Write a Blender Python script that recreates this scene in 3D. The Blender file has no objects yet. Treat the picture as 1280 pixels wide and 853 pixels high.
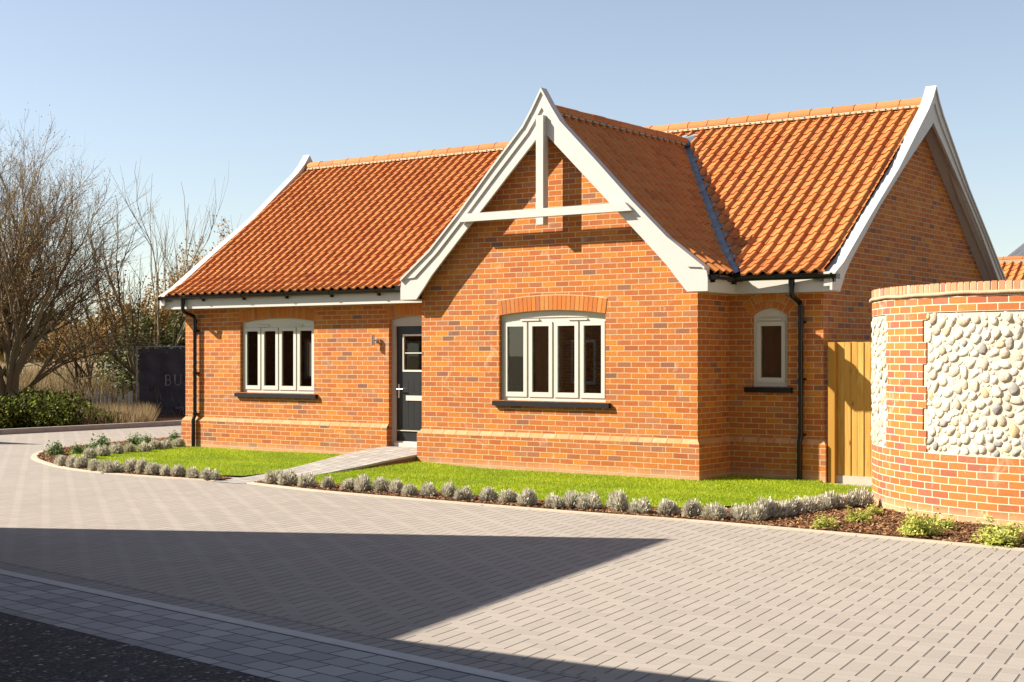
import bpy, bmesh, math, random
import numpy as np
from mathutils import Vector, Matrix
rnd = random.Random(7)
sc = bpy.context.scene
COL = sc.collection

# ------------------------------------------------------------------ camera, sky, sun
CAMX, CAMY, CAMZ = 9.092, -16.804, 1.668
FPX = 1806.0
FW = (-0.5840, 0.8117)       # forward (ground plane)
RT = (0.8117, 0.5840)        # right
cd = bpy.data.cameras.new('camera'); cam = bpy.data.objects.new('camera', cd); COL.objects.link(cam)
cam.location = (CAMX, CAMY, CAMZ)
cam.rotation_euler = (math.radians(90), 0, math.atan2(-FW[0], FW[1]))
cd.sensor_width = 36; cd.lens = 36 * FPX / 1280.0
cd.shift_y = 17.5 / 1280.0
cd.clip_start = 0.1; cd.clip_end = 3000
sc.camera = cam

SUN_TO = Vector((-1.61, -1.0, 1.37)).normalized()      # towards the sun
elev = math.asin(SUN_TO.z); azi = math.atan2(SUN_TO.x, SUN_TO.y)
w = bpy.data.worlds.new('World'); sc.world = w; w.use_nodes = True
nt = w.node_tree; nt.nodes.clear()
sky = nt.nodes.new('ShaderNodeTexSky'); sky.sky_type = 'NISHITA'; sky.sun_disc = False
sky.sun_elevation = elev; sky.sun_rotation = azi
sky.air_density = 1.0; sky.dust_density = 0.3; sky.ozone_density = 1.4; sky.altitude = 30
bg = nt.nodes.new('ShaderNodeBackground'); bg.inputs[1].default_value = 0.058
wo = nt.nodes.new('ShaderNodeOutputWorld')
hs = nt.nodes.new('ShaderNodeHueSaturation'); hs.inputs['Saturation'].default_value = 0.74; hs.inputs['Hue'].default_value = 0.505
nt.links.new(sky.outputs[0], hs.inputs['Color']); nt.links.new(hs.outputs[0], bg.inputs[0]); nt.links.new(bg.outputs[0], wo.inputs[0])
sl = bpy.data.lights.new('sun', 'SUN'); sun = bpy.data.objects.new('sun', sl); COL.objects.link(sun)
sl.energy = 5.0; sl.angle = math.radians(0.5); sl.color = (1.0, 0.93, 0.83)
sun.rotation_euler = (-SUN_TO).to_track_quat('-Z', 'Y').to_euler()
sc.view_settings.view_transform = 'Standard'; sc.view_settings.look = 'None'
sc.view_settings.exposure = 1.44; sc.view_settings.gamma = 1.0
sc.view_settings.use_curve_mapping = False
sc.render.engine = 'CYCLES'
sc.cycles.max_bounces = 6; sc.cycles.transparent_max_bounces = 12

def P(px, depth, z=None, py=None):
    """a point at a given pixel column and distance; used only to place far things"""
    x = CAMX + FW[0]*depth + RT[0]*(px-640)/FPX*depth
    y = CAMY + FW[1]*depth + RT[1]*(px-640)/FPX*depth
    if z is None: z = CAMZ - (py-444)/FPX*depth
    return Vector((x, y, z))

# ------------------------------------------------------------------ material helpers
ALB = 0.86      # common scale on all base colours
class NT:
    def __init__(s, name, rough=0.8, spec=0.3):
        s.m = bpy.data.materials.new(name); s.m.use_nodes = True
        s.t = s.m.node_tree; s.b = s.t.nodes['Principled BSDF']
        s.b.inputs['Roughness'].default_value = rough
        s.b.inputs['Specular IOR Level'].default_value = spec
        s.tc = None
    def n(s, typ, **kw):
        nd = s.t.nodes.new(typ)
        for k, v in kw.items(): setattr(nd, k, v)
        return nd
    def l(s, a, b): s.t.links.new(a, b)
    def coord(s, kind='Object'):
        if s.tc is None: s.tc = s.n('ShaderNodeTexCoord')
        return s.tc.outputs[kind]
    def val(s, sock, v):
        if hasattr(v, 'links') or isinstance(v, bpy.types.NodeSocket): s.l(v, sock)
        else: sock.default_value = v
    def math(s, op, a, b=0.0, c=0.0, clamp=False):
        nd = s.n('ShaderNodeMath', operation=op); nd.use_clamp = clamp
        s.val(nd.inputs[0], a); s.val(nd.inputs[1], b)
        if len(nd.inputs) > 2: s.val(nd.inputs[2], c)
        return nd.outputs[0]
    def noise(s, scale, detail=4, rough=0.55, kind='Object', vec=None, dist=0.0):
        nd = s.n('ShaderNodeTexNoise'); nd.inputs['Scale'].default_value = scale
        nd.inputs['Detail'].default_value = detail; nd.inputs['Roughness'].default_value = rough
        nd.inputs['Distortion'].default_value = dist
        s.l(vec if vec is not None else s.coord(kind), nd.inputs['Vector']); return nd.outputs['Fac']
    def ramp(s, fac, stops, interp='LINEAR'):
        nd = s.n('ShaderNodeValToRGB'); nd.color_ramp.interpolation = interp
        e = nd.color_ramp.elements
        while len(e) < len(stops): e.new(0.5)
        for i, (p, c) in enumerate(stops):
            e[i].position = p; e[i].color = (*c, 1) if len(c) == 3 else c
        s.l(fac, nd.inputs[0]); return nd.outputs[0]
    def mix(s, fac, a, b, mode='MIX'):
        nd = s.n('ShaderNodeMix', data_type='RGBA', blend_type=mode)
        s.val(nd.inputs[0], fac)
        for k, v in ((6, a), (7, b)):
            if isinstance(v, tuple): v = (*v, 1) if len(v) == 3 else v
            s.val(nd.inputs[k], v)
        return nd.outputs[2]
    def bump(s, h, strength=0.3, dist=0.01):
        nd = s.n('ShaderNodeBump'); nd.inputs['Strength'].default_value = strength
        nd.inputs['Distance'].default_value = dist
        s.l(h, nd.inputs['Height']); s.l(nd.outputs[0], s.b.inputs['Normal'])
    def base(s, c):
        if isinstance(c, tuple): s.b.inputs['Base Color'].default_value = (*(x*ALB for x in c), 1)
        else:
            nd = s.n('ShaderNodeVectorMath', operation='SCALE'); s.l(c, nd.inputs[0]); nd.inputs['Scale'].default_value = ALB
            s.l(nd.outputs[0], s.b.inputs['Base Color'])

def simple(name, col, rough=0.6, spec=0.4, var=0.12, scale=6, metal=0.0, bump=0.0, bscale=60):
    N = NT(name, rough, spec)
    f = N.noise(scale, 5)
    N.base(N.mix(f, tuple(c*(1-var) for c in col), tuple(min(1, c*(1+var)) for c in col)))
    N.b.inputs['Metallic'].default_value = metal
    if bump: N.bump(N.noise(bscale, 4), bump, 0.01)
    return N.m

def tinted(name, stops, rough=0.7, spec=0.3, bump=0.0, bscale=80, var=0.15, trans=0.0):
    """colour picked by the per-piece 'tint' attribute through a ramp, plus fine noise"""
    N = NT(name, rough, spec)
    at = N.n('ShaderNodeAttribute', attribute_name='tint')
    c = N.ramp(at.outputs['Fac'], stops)
    f = N.noise(14, 5)
    k = N.math('MULTIPLY_ADD', f, var*2, 1-var)
    nd = N.n('ShaderNodeVectorMath', operation='SCALE'); N.l(c, nd.inputs[0]); N.l(k, nd.inputs['Scale'])
    N.base(nd.outputs[0])
    if bump: N.bump(N.noise(bscale, 4), bump, 0.01)
    if trans:
        tr = N.n('ShaderNodeBsdfTranslucent'); N.l(nd.outputs[0], tr.inputs['Color'])
        mx = N.n('ShaderNodeMixShader'); mx.inputs[0].default_value = trans
        out = [x for x in N.t.nodes if x.type == 'OUTPUT_MATERIAL'][0]
        N.l(N.b.outputs[0], mx.inputs[1]); N.l(tr.outputs[0], mx.inputs[2]); N.l(mx.outputs[0], out.inputs[0])
    return N.m

BR_STOPS = [(0.0, (.53,.155,.012)), (0.22, (.44,.112,.014)), (0.40, (.60,.205,.012)), (0.56, (.42,.100,.016)),
            (0.70, (.54,.165,.026)), (0.82, (.36,.088,.022)), (0.90, (.45,.165,.055)), (0.96, (.29,.105,.050)), (1.0, (.20,.085,.050))]
def brick_mat(name, stops=BR_STOPS, mortar=(.56,.40,.22), eff=True, wsc=1.0):
    N = NT(name, 0.85, 0.25)
    uv = N.coord('UV')
    # the courses waver a little
    nz = N.n('ShaderNodeTexNoise'); nz.inputs['Scale'].default_value = 1.6; nz.inputs['Detail'].default_value = 2
    N.l(uv, nz.inputs['Vector'])
    sb = N.n('ShaderNodeVectorMath', operation='SUBTRACT'); N.l(nz.outputs['Color'], sb.inputs[0]); sb.inputs[1].default_value = (.5,.5,.5)
    sclv = N.n('ShaderNodeVectorMath', operation='SCALE'); N.l(sb.outputs[0], sclv.inputs[0]); sclv.inputs['Scale'].default_value = 0.012
    ad = N.n('ShaderNodeVectorMath', operation='ADD'); N.l(uv, ad.inputs[0]); N.l(sclv.outputs[0], ad.inputs[1])
    nz2 = N.n('ShaderNodeTexNoise'); nz2.inputs['Scale'].default_value = 60; nz2.inputs['Detail'].default_value = 2
    N.l(uv, nz2.inputs['Vector'])
    sb2 = N.n('ShaderNodeVectorMath', operation='SUBTRACT'); N.l(nz2.outputs['Color'], sb2.inputs[0]); sb2.inputs[1].default_value = (.5,.5,.5)
    sc2 = N.n('ShaderNodeVectorMath', operation='SCALE'); N.l(sb2.outputs[0], sc2.inputs[0]); sc2.inputs['Scale'].default_value = 0.004
    ad2 = N.n('ShaderNodeVectorMath', operation='ADD'); N.l(ad.outputs[0], ad2.inputs[0]); N.l(sc2.outputs[0], ad2.inputs[1])
    bt = N.n('ShaderNodeTexBrick'); bt.offset = 0.5; bt.squash = 1.0
    bt.inputs['Scale'].default_value = 1.0; bt.inputs['Brick Width'].default_value = 0.225
    bt.inputs['Row Height'].default_value = 0.075; bt.inputs['Mortar Size'].default_value = 0.0055
    bt.inputs['Mortar Smooth'].default_value = 0.15
    bt.inputs['Color1'].default_value = (0,0,0,1); bt.inputs['Color2'].default_value = (1,1,1,1)
    bt.inputs['Mortar'].default_value = (.5,.5,.5,1)
    N.l(ad2.outputs[0], bt.inputs['Vector'])
    c = N.ramp(bt.outputs['Color'], stops)
    f1 = N.noise(45, 5, 0.65, vec=uv)
    c = N.mix(N.math('MULTIPLY', N.math('SUBTRACT', f1, 0.42, clamp=True), 2.2), c, (.20,.085,.05))
    f0 = N.noise(1.1, 4, 0.6, vec=uv)
    c = N.mix(N.math('MULTIPLY', N.math('SUBTRACT', f0, 0.52, clamp=True), .9, clamp=True), c, (.52,.26,.09))
    mo = N.mix(N.noise(9, 4, vec=uv), tuple(x*.8 for x in mortar), tuple(x*1.15 for x in mortar))
    c = N.mix(bt.outputs['Fac'], c, mo)
    # lime bloom: smears on some patches
    f2 = N.noise(2.6, 6, 0.7, vec=uv, dist=1.0)
    c = N.mix(N.math('MULTIPLY', N.math('SUBTRACT', f2, 0.60, clamp=True), 3.4, clamp=True), c, (.62,.50,.38))
    if eff:
        sp = N.n('ShaderNodeSeparateXYZ'); N.l(uv, sp.inputs[0])
        v = sp.outputs[1]
        g = N.math('MULTIPLY', N.math('SUBTRACT', 0.17, v), 7.0, clamp=True)
        g = N.math('MULTIPLY', g, N.math('MULTIPLY_ADD', f2, 1.2, 0.15), clamp=True)
        g = N.math('MULTIPLY', g, N.math('SUBTRACT', 1.0, N.math('MULTIPLY', bt.outputs['Fac'], .35)))
        c = N.mix(g, c, (.56,.36,.20))
    N.base(c)
    h = N.math('SUBTRACT', N.math('MULTIPLY', f1, 0.5), N.math('MULTIPLY', bt.outputs['Fac'], 1.0))
    N.bump(h, 0.8, 0.006)
    return N.m

M = {}
M['brick'] = brick_mat('brickwork')
M['brick_wall2'] = brick_mat('garden_brickwork', [(0.0,(.50,.17,.03)),(0.3,(.42,.115,.025)),(0.55,(.52,.19,.03)),(0.75,(.36,.09,.035)),(0.9,(.33,.10,.06)),(1.0,(.45,.16,.05))], mortar=(.66,.55,.38))
M['arch'] = tinted('arch_brick', [(0,(.54,.175,.022)),(0.5,(.47,.135,.022)),(0.8,(.55,.21,.045)),(1,(.36,.12,.04))], 0.85, bump=.5)
M['coping'] = tinted('coping_brick', [(0,(.50,.22,.10)),(.4,(.56,.30,.16)),(.7,(.46,.16,.07)),(.85,(.58,.38,.24)),(1,(.36,.13,.08))], 0.85, bump=.5, var=.25)
M['bevel'] = tinted('plinth_brick', [(0,(.50,.225,.09)),(0.5,(.52,.25,.11)),(1,(.54,.29,.14))], 0.85, bump=.5, var=.3)
M['mortar'] = simple('lime_mortar', (.55,.44,.29), .9, .2, bump=.4)
M['mortar_pale'] = simple('pale_mortar', (.56,.48,.35), .9, .2, bump=.4)
M['ridge_mortar'] = simple('bedding_mortar', (.42,.31,.19), .9, .2, bump=.4)
M['pantile'] = tinted('clay_pantile', [(0,(.44,.135,.030)),(0.3,(.50,.168,.040)),(0.6,(.54,.195,.050)),(0.85,(.49,.158,.038)),(1,(.39,.120,.034))], 0.7, .3, bump=.08, var=.10)
M['ridge'] = tinted('clay_ridge', [(0,(.40,.14,.035)),(1,(.48,.19,.055))], 0.8, .3, bump=.3)
M['deck'] = simple('roof_felt', (.03,.02,.016), .95, .1)
M['white'] = simple('cream_paint', (.53,.495,.44), .45, .4, var=.04)
M['frame'] = simple('window_paint', (.58,.54,.46), .4, .4, var=.04)
M['taupe'] = simple('door_frame_paint', (.42,.38,.34), .45, .4, var=.05)
M['soffit'] = simple('soffit_board', (.36,.31,.24), .6, .3, var=.08)
M['black'] = simple('black_plastic', (.004,.004,.0045), .25, .35, var=.2)
M['slate'] = simple('black_sill_stone', (.008,.0085,.010), .5, .25, var=.3)
M['charcoal'] = simple('charcoal_door_paint', (.015,.0155,.016), .4, .35, var=.15)
M['steel'] = simple('brushed_steel', (.62,.60,.56), .3, .5, metal=.9)
M['plaster'] = simple('room_plaster', (.60,.58,.52), .9)
M['curtain'] = simple('curtain_cloth', (.42,.42,.38), .9, bump=.2)
M['carpet'] = simple('room_floor', (.12,.10,.08), .95)
M['blind'] = simple('blind_slats', (.11,.055,.03), .6)
# lead
N = NT('lead_sheet', .45, .5); f = N.noise(7, 6, .6, dist=.6)
N.base(N.ramp(f, [(0.3,(.15,.17,.20)),(0.55,(.25,.28,.32)),(0.75,(.5,.51,.50))])); N.bump(f, .5, .02); M['lead'] = N.m
# glass
N = NT('window_glass', 0.0, .5)
gl = N.n('ShaderNodeBsdfGlossy'); gl.inputs['Roughness'].default_value = 0.0; gl.inputs['Color'].default_value = (.9,.95,.93,1)
tr = N.n('ShaderNodeBsdfTransparent'); tr.inputs['Color'].default_value = (.82,.86,.83,1)
fr = N.n('ShaderNodeFresnel'); fr.inputs['IOR'].default_value = 1.75
mx = N.n('ShaderNodeMixShader'); out = [x for x in N.t.nodes if x.type == 'OUTPUT_MATERIAL'][0]
N.l(fr.outputs[0], mx.inputs[0]); N.l(tr.outputs[0], mx.inputs[1]); N.l(gl.outputs[0], mx.inputs[2]); N.l(mx.outputs[0], out.inputs[0])
M['glass'] = N.m
# timber
N = NT('treated_timber', .8, .2)
mp = N.n('ShaderNodeMapping'); mp.inputs['Scale'].default_value = (9, 9, .7); N.l(N.coord('Object'), mp.inputs[0])
f = N.noise(3.0, 6, .65, vec=mp.outputs[0], dist=.8)
at = N.n('ShaderNodeAttribute', attribute_name='tint')
c = N.ramp(f, [(0.25,(.36,.18,.03)),(0.5,(.52,.29,.065)),(0.7,(.60,.37,.11))])
c = N.mix(at.outputs['Fac'], c, (.40,.20,.03))
vo = N.n('ShaderNodeTexVoronoi'); vo.inputs['Scale'].default_value = 2.6; mp2 = N.n('ShaderNodeMapping'); mp2.inputs['Scale'].default_value = (3,3,1); N.l(N.coord('Object'), mp2.inputs[0]); N.l(mp2.outputs[0], vo.inputs['Vector'])
k = N.math('MULTIPLY', N.math('SUBTRACT', .13, vo.outputs['Distance']), 10, clamp=True)
c = N.mix(k, c, (.16,.07,.02)); N.base(c); N.bump(f, .3, .005); M['timber'] = N.m
# paving: herringbone of 2:1 blocks
N = NT('block_paving', .85, .25)
W = 0.108
rot = N.n('ShaderNodeMapping'); rot.inputs['Rotation'].default_value = (0,0,math.radians(-8.6)); rot.inputs['Scale'].default_value = (1/W,1/W,1)
N.l(N.coord('Object'), rot.inputs[0])
sp = N.n('ShaderNodeSeparateXYZ'); N.l(rot.outputs[0], sp.inputs[0])
X, Y = sp.outputs[0], sp.outputs[1]
i = N.math('FLOOR', X); j = N.math('FLOOR', Y)
fx = N.math('SUBTRACT', X, i); fy = N.math('SUBTRACT', Y, j)
m = N.math('FLOORED_MODULO', N.math('ADD', i, j), 4.0)
def eq(v): return N.math('COMPARE', m, float(v), 0.1)
m0, m1, m2, m3 = eq(0), eq(1), eq(2), eq(3)
dl = N.math('ADD', fx, N.math('MULTIPLY', m1, 9.0))
dr = N.math('ADD', N.math('SUBTRACT', 1.0, fx), N.math('MULTIPLY', m0, 9.0))
db = N.math('ADD', fy, N.math('MULTIPLY', m3, 9.0))
dt = N.math('ADD', N.math('SUBTRACT', 1.0, fy), N.math('MULTIPLY', m2, 9.0))
dA = N.math('MINIMUM', dl, dr); dB = N.math('MINIMUM', db, dt)      # joints darker one way, faint the other: light and view angle painted in
jA = N.math('SUBTRACT', 1.0, N.math('MULTIPLY', N.math('SUBTRACT', dA, 0.040), 22.0, clamp=True), clamp=True)
jB = N.math('MULTIPLY', N.math('SUBTRACT', 1.0, N.math('MULTIPLY', N.math('SUBTRACT', dB, 0.004), 40.0, clamp=True), clamp=True), 0.30)
joint = N.math('MAXIMUM', jA, jB)
bi = N.math('SUBTRACT', i, m1); bj = N.math('SUBTRACT', j, m3)
cb = N.n('ShaderNodeCombineXYZ'); N.l(bi, cb.inputs[0]); N.l(bj, cb.inputs[1])
wn = N.n('ShaderNodeTexWhiteNoise', noise_dimensions='2D'); N.l(cb.outputs[0], wn.inputs['Vector'])
c = N.ramp(wn.outputs['Value'], [(0,(.295,.255,.212)),(.5,(.315,.272,.228)),(1,(.335,.29,.242))])
big = N.noise(.35, 5, .6); c = N.mix(N.math('MULTIPLY', N.math('SUBTRACT', big, .45, clamp=True), 1.6, clamp=True), c, (.37,.32,.265))
fine = N.noise(160, 3, .6); c = N.mix(N.math('MULTIPLY', N.math('SUBTRACT', fine, .5, clamp=True), .7), c, (.17,.155,.14))
dirt = N.noise(1.3, 7, .7); c = N.mix(N.math('MULTIPLY', N.math('SUBTRACT', dirt, .62, clamp=True), 1.5, clamp=True), c, (.20,.175,.15))
c = N.mix(N.math('MULTIPLY', joint, .58), c, (.09,.078,.068)); N.base(c)
h = N.math('ADD', N.math('MULTIPLY', joint, -1.0), N.math('MULTIPLY', wn.outputs['Value'], .08))
h = N.math('ADD', h, N.math('MULTIPLY', fine, .12))
N.bump(h, .8, .008); M['paving'] = N.m
def setts_mat(name, bw, rh, rotz, c0, c1, joint=(.08,.075,.07), ms=.006):
    N = NT(name, .85, .25)
    mp = N.n('ShaderNodeMapping'); mp.inputs['Rotation'].default_value = (0,0,rotz); N.l(N.coord('Object'), mp.inputs[0])
    bt = N.n('ShaderNodeTexBrick'); bt.inputs['Scale'].default_value = 1; bt.inputs['Brick Width'].default_value = bw; bt.inputs['Row Height'].default_value = rh
    bt.inputs['Mortar Size'].default_value = ms; bt.inputs['Mortar Smooth'].default_value = .3
    bt.inputs['Color1'].default_value = (*c0,1); bt.inputs['Color2'].default_value = (*c1,1); bt.inputs['Mortar'].default_value = (*joint,1)
    N.l(mp.outputs[0], bt.inputs['Vector'])
    f = N.noise(90, 4, .6)
    c = N.mix(N.math('MULTIPLY', N.math('SUBTRACT', f, .45, clamp=True), .8), bt.outputs['Color'], (.2,.19,.18))
    N.base(c); N.bump(N.math('SUBTRACT', N.math('MULTIPLY', f, .2), bt.outputs['Fac']), .8, .01)
    return N.m
EA = math.atan2(-0.73, 5.63)
M['setts'] = setts_mat('edge_setts', .24, .172, -EA, (.25,.245,.24), (.38,.37,.35), ms=.007)
M['soldier'] = setts_mat('border_blocks', .115, .24, -EA, (.25,.225,.195), (.30,.27,.235))
M['path'] = setts_mat('path_blocks', .24, .16, math.radians(78), (.31,.28,.245), (.42,.385,.335))
M['strip'] = simple('pale_channel_block', (.46,.44,.41), .85, .2, var=.2, bump=.2)
M['kerb'] = setts_mat('pale_edging', .9, 2.0, 0.3, (.46,.385,.28), (.50,.42,.31), joint=(.3,.25,.18))
M['concrete'] = simple('kerb_concrete', (.36,.33,.29), .9, .2, var=.25, bump=.3)
M['riser'] = simple('path_edge_brown', (.26,.12,.06), .9)
# tarmac
N = NT('tarmac', .8, .3)
vo = N.n('ShaderNodeTexVoronoi'); vo.inputs['Scale'].default_value = 46; N.l(N.coord('Object'), vo.inputs['Vector'])
c = N.ramp(vo.outputs['Color'], [(0,(.006,.006,.007)),(.35,(.016,.016,.018)),(.66,(.035,.033,.032)),(.84,(.10,.095,.09)),(.93,(.38,.36,.34)),(1,(.7,.67,.64))])
big = N.noise(3, 5); c = N.mix(N.math('MULTIPLY', big, .3), c, (.02,.018,.017)); N.base(c)
N.bump(N.math('SUBTRACT', 1.0, vo.outputs['Distance']), 1.0, .012); M['tarmac'] = N.m
# soils and greens
N = NT('bark_soil', .95, .1); f = N.noise(40, 6, .7)
N.base(N.ramp(f, [(0.3,(.035,.016,.008)),(0.55,(.12,.055,.025)),(0.75,(.24,.12,.055))])); N.bump(f, 1.0, .03); M['bark_soil'] = N.m
M['chips'] = tinted('bark_chips', [(0,(.07,.03,.014)),(.4,(.18,.08,.03)),(.75,(.30,.14,.055)),(1,(.46,.27,.12))], .9)
N = NT('lawn_soil', .9, .1); f = N.noise(2.2, 6, .6); f2 = N.noise(60, 4)
c = N.mix(f, (.14,.21,.008), (.24,.30,.012)); c = N.mix(N.math('MULTIPLY', f2, .5), c, (.12,.13,.012)); N.base(c); N.bump(f2, 1, .02); M['lawn_soil'] = N.m
M['grass'] = tinted('grass_blades', [(0,(.17,.26,.006)),(.5,(.35,.45,.010)),(.85,(.52,.55,.02)),(1,(.56,.52,.10))], .6, .3, trans=.35, var=.3)
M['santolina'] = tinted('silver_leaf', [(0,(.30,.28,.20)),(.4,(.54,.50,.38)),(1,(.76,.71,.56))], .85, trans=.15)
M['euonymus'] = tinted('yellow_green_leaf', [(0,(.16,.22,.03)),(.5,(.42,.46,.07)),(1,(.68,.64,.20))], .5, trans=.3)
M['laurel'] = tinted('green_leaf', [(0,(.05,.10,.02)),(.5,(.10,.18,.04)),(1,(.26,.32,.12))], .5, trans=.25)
M['bramble'] = tinted('bramble_leaf', [(0,(.012,.014,.004)),(.45,(.05,.06,.012)),(.8,(.20,.24,.03)),(1,(.30,.22,.09))], .9, .08, trans=.2)
M['drygrass'] = tinted('dry_grass', [(0,(.15,.10,.045)),(.5,(.30,.21,.10)),(1,(.45,.35,.19))], .9, trans=.2)
M['bark'] = tinted('tree_bark', [(0,(.08,.055,.03)),(.5,(.19,.145,.075)),(1,(.32,.26,.13))], .95)
M['twig'] = tinted('twig_bark', [(0,(.10,.07,.035)),(1,(.26,.18,.085))], .95)
M['ochre'] = tinted('ochre_leaf', [(0,(.20,.10,.025)),(.5,(.36,.20,.05)),(1,(.48,.33,.11))], .8, trans=.3)
M['ivy'] = tinted('ivy_leaf', [(0,(.03,.035,.01)),(.5,(.10,.115,.03)),(1,(.26,.24,.09))], .5, trans=.25)
N = NT('field_soil', .95, .1); f = N.noise(.12, 7, .65); f2 = N.noise(3, 6)
c = N.ramp(f, [(0.35,(.24,.16,.09)),(0.5,(.30,.215,.13)),(.62,(.14,.17,.05))]); c = N.mix(N.math('MULTIPLY', f2, .5), c, (.16,.11,.06)); N.base(c); N.bump(f2, 1, .1); M['field'] = N.m
M['flint'] = tinted('flint', [(0,(.44,.37,.26)),(.3,(.57,.50,.38)),(.7,(.66,.60,.49)),(.84,(.52,.38,.20)),(.93,(.34,.31,.26)),(1,(.24,.23,.22))], .7, .25, bump=.8, bscale=30, var=.35)
M['stake'] = simple('stake_wood', (.48,.42,.32), .9)
M['banner'] = simple('black_mesh_banner', (.065,.06,.066), .8, .2, var=.6, scale=3, bump=.4, bscale=9)
M['letter'] = simple('grey_letters', (.28,.24,.24), .8)
M['letter_p'] = simple('lilac_letters', (.33,.28,.42), .8)
M['galv'] = simple('galvanised_tube', (.30,.29,.28), .5, .5, metal=.5)
M['slates'] = setts_mat('roof_slates', .3, .2, 0, (.05,.055,.065), (.08,.085,.10))
M['fence_dark'] = simple('dark_boarding', (.10,.045,.025), .8)
M['plant_dark'] = simple('house_plant', (.05,.10,.02), .6)

# ------------------------------------------------------------------ mesh helpers
class MB:
    def __init__(s): s.v=[]; s.f=[]; s.uv=[]; s.t=[]; s.mi=[]
    def face(s, pts, uv=None, t=0.0, m=0):
        b = len(s.v); s.v.extend([tuple(p) for p in pts]); s.f.append(tuple(range(b, b+len(pts))))
        if uv is None:
            a, bb, c = Vector(pts[0]), Vector(pts[1]), Vector(pts[2]); n = (bb-a).cross(c-a)
            ax = max(range(3), key=lambda k: abs(n[k]))
            if ax == 0: uv = [(p[1], p[2]) for p in pts]
            elif ax == 1: uv = [(p[0], p[2]) for p in pts]
            else: uv = [(p[0], p[1]) for p in pts]
        s.uv.append(uv); s.t.append(t); s.mi.append(m)
    def idx(s, verts, faces, t=0.0, m=0):
        b = len(s.v); s.v.extend([tuple(p) for p in verts])
        for f in faces:
            s.f.append(tuple(b+i for i in f)); s.uv.append([(0,0)]*len(f)); s.t.append(t); s.mi.append(m)
    def hexa(s, p, t=0.0, m=0):
        """8 corners: bottom 0-3, top 4-7"""
        for q in ((0,3,2,1),(4,5,6,7),(0,1,5,4),(1,2,6,5),(2,3,7,6),(3,0,4,7)):
            s.face([p[k] for k in q], t=t, m=m)
    def box(s, x0,x1,y0,y1,z0,z1, t=0.0, m=0):
        s.hexa([(x0,y0,z0),(x1,y0,z0),(x1,y1,z0),(x0,y1,z0),(x0,y0,z1),(x1,y0,z1),(x1,y1,z1),(x0,y1,z1)], t, m)
    def obox(s, c, ax, ay, az, t=0.0, m=0):
        c=Vector(c); ax=Vector(ax); ay=Vector(ay); az=Vector(az)
        s.hexa([c-ax-ay-az, c+ax-ay-az, c+ax+ay-az, c-ax+ay-az, c-ax-ay+az, c+ax-ay+az, c+ax+ay+az, c-ax+ay+az], t, m)
    def tube(s, pts, r, n=8, t=0.0, cap=True, m=0):
        pts=[Vector(p) for p in pts]; b=len(s.v); rs = r if isinstance(r,(list,tuple)) else [r]*len(pts)
        up=None
        for k,p in enumerate(pts):
            d=(pts[min(k+1,len(pts)-1)]-pts[max(k-1,0)]).normalized()
            if up is None: up=Vector((0,0,1)) if abs(d.z)<.9 else Vector((1,0,0))
            e1=d.cross(up).normalized(); up=e1.cross(d).normalized()
            for q in range(n):
                a=2*math.pi*q/n; v=p+(e1*math.cos(a)+up*math.sin(a))*rs[k]; s.v.append(tuple(v))
        for k in range(len(pts)-1):
            for q in range(n):
                a=b+k*n+q; c=b+k*n+(q+1)%n
                s.f.append((a,c,c+n,a+n)); s.uv.append([(0,0)]*4); s.t.append(t); s.mi.append(m)
        if cap:
            s.f.append(tuple(b+q for q in range(n))); s.uv.append([(0,0)]*n); s.t.append(t); s.mi.append(m)
            e=b+(len(pts)-1)*n; s.f.append(tuple(e+q for q in reversed(range(n)))); s.uv.append([(0,0)]*n); s.t.append(t); s.mi.append(m)
    def sweep(s, prof, path_a, path_b, ev, uvv, t=0.0):
        """profile points (e,u) swept straight from a to b; ev,uvv are the two section axes"""
        a=Vector(path_a); b_=Vector(path_b); ev=Vector(ev); uvv=Vector(uvv); n=len(prof)
        for k in range(n):
            p,q=prof[k],prof[(k+1)%n]
            s.face([a+ev*p[0]+uvv*p[1], a+ev*q[0]+uvv*q[1], b_+ev*q[0]+uvv*q[1], b_+ev*p[0]+uvv*p[1]], t=t)
        s.face([a+ev*p[0]+uvv*p[1] for p in reversed(prof)], t=t); s.face([b_+ev*p[0]+uvv*p[1] for p in prof], t=t)
    def build(s, name, mats, parent=None, smooth=False, label=None, loc=None):
        me = bpy.data.meshes.new(name); me.from_pydata(s.v, [], s.f)
        ul = me.uv_layers.new(name='UVMap'); flat = np.array([c for u in s.uv for p in u for c in p], dtype=np.float32)
        ul.data.foreach_set('uv', flat)
        at = me.attributes.new('tint', 'FLOAT', 'FACE'); at.data.foreach_set('value', np.array(s.t, dtype=np.float32))
        if not isinstance(mats, (list, tuple)): mats=[mats]
        for mm in mats: me.materials.append(M[mm] if isinstance(mm, str) else mm)
        me.polygons.foreach_set('material_index', np.array(s.mi, dtype=np.int32))
        if smooth: me.polygons.foreach_set('use_smooth', [True]*len(s.f))
        me.update()
        o = bpy.data.objects.new(name, me); COL.objects.link(o)
        if loc is not None: o.location = loc
        if parent: o.parent = parent
        if label: o['label'] = label
        return o
def bevel(o, wdt=.004, seg=2):
    md=o.modifiers.new('bevel','BEVEL'); md.width=wdt; md.segments=seg; md.limit_method='ANGLE'; return o
def thing(name, label, cat, loc=(0,0,0), group=None):
    o=bpy.data.objects.new(name, None); COL.objects.link(o); o.location=loc; o['label']=label; o['category']=cat
    o.empty_display_size=.2
    if group: o['group']=group
    return o
def tag(o, label, cat, group=None):
    o['label']=label; o['category']=cat
    if group: o['group']=group
    return o
def kind(o, k, label=None):
    o['kind']=k
    if label: o['label']=label
    return o

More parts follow.
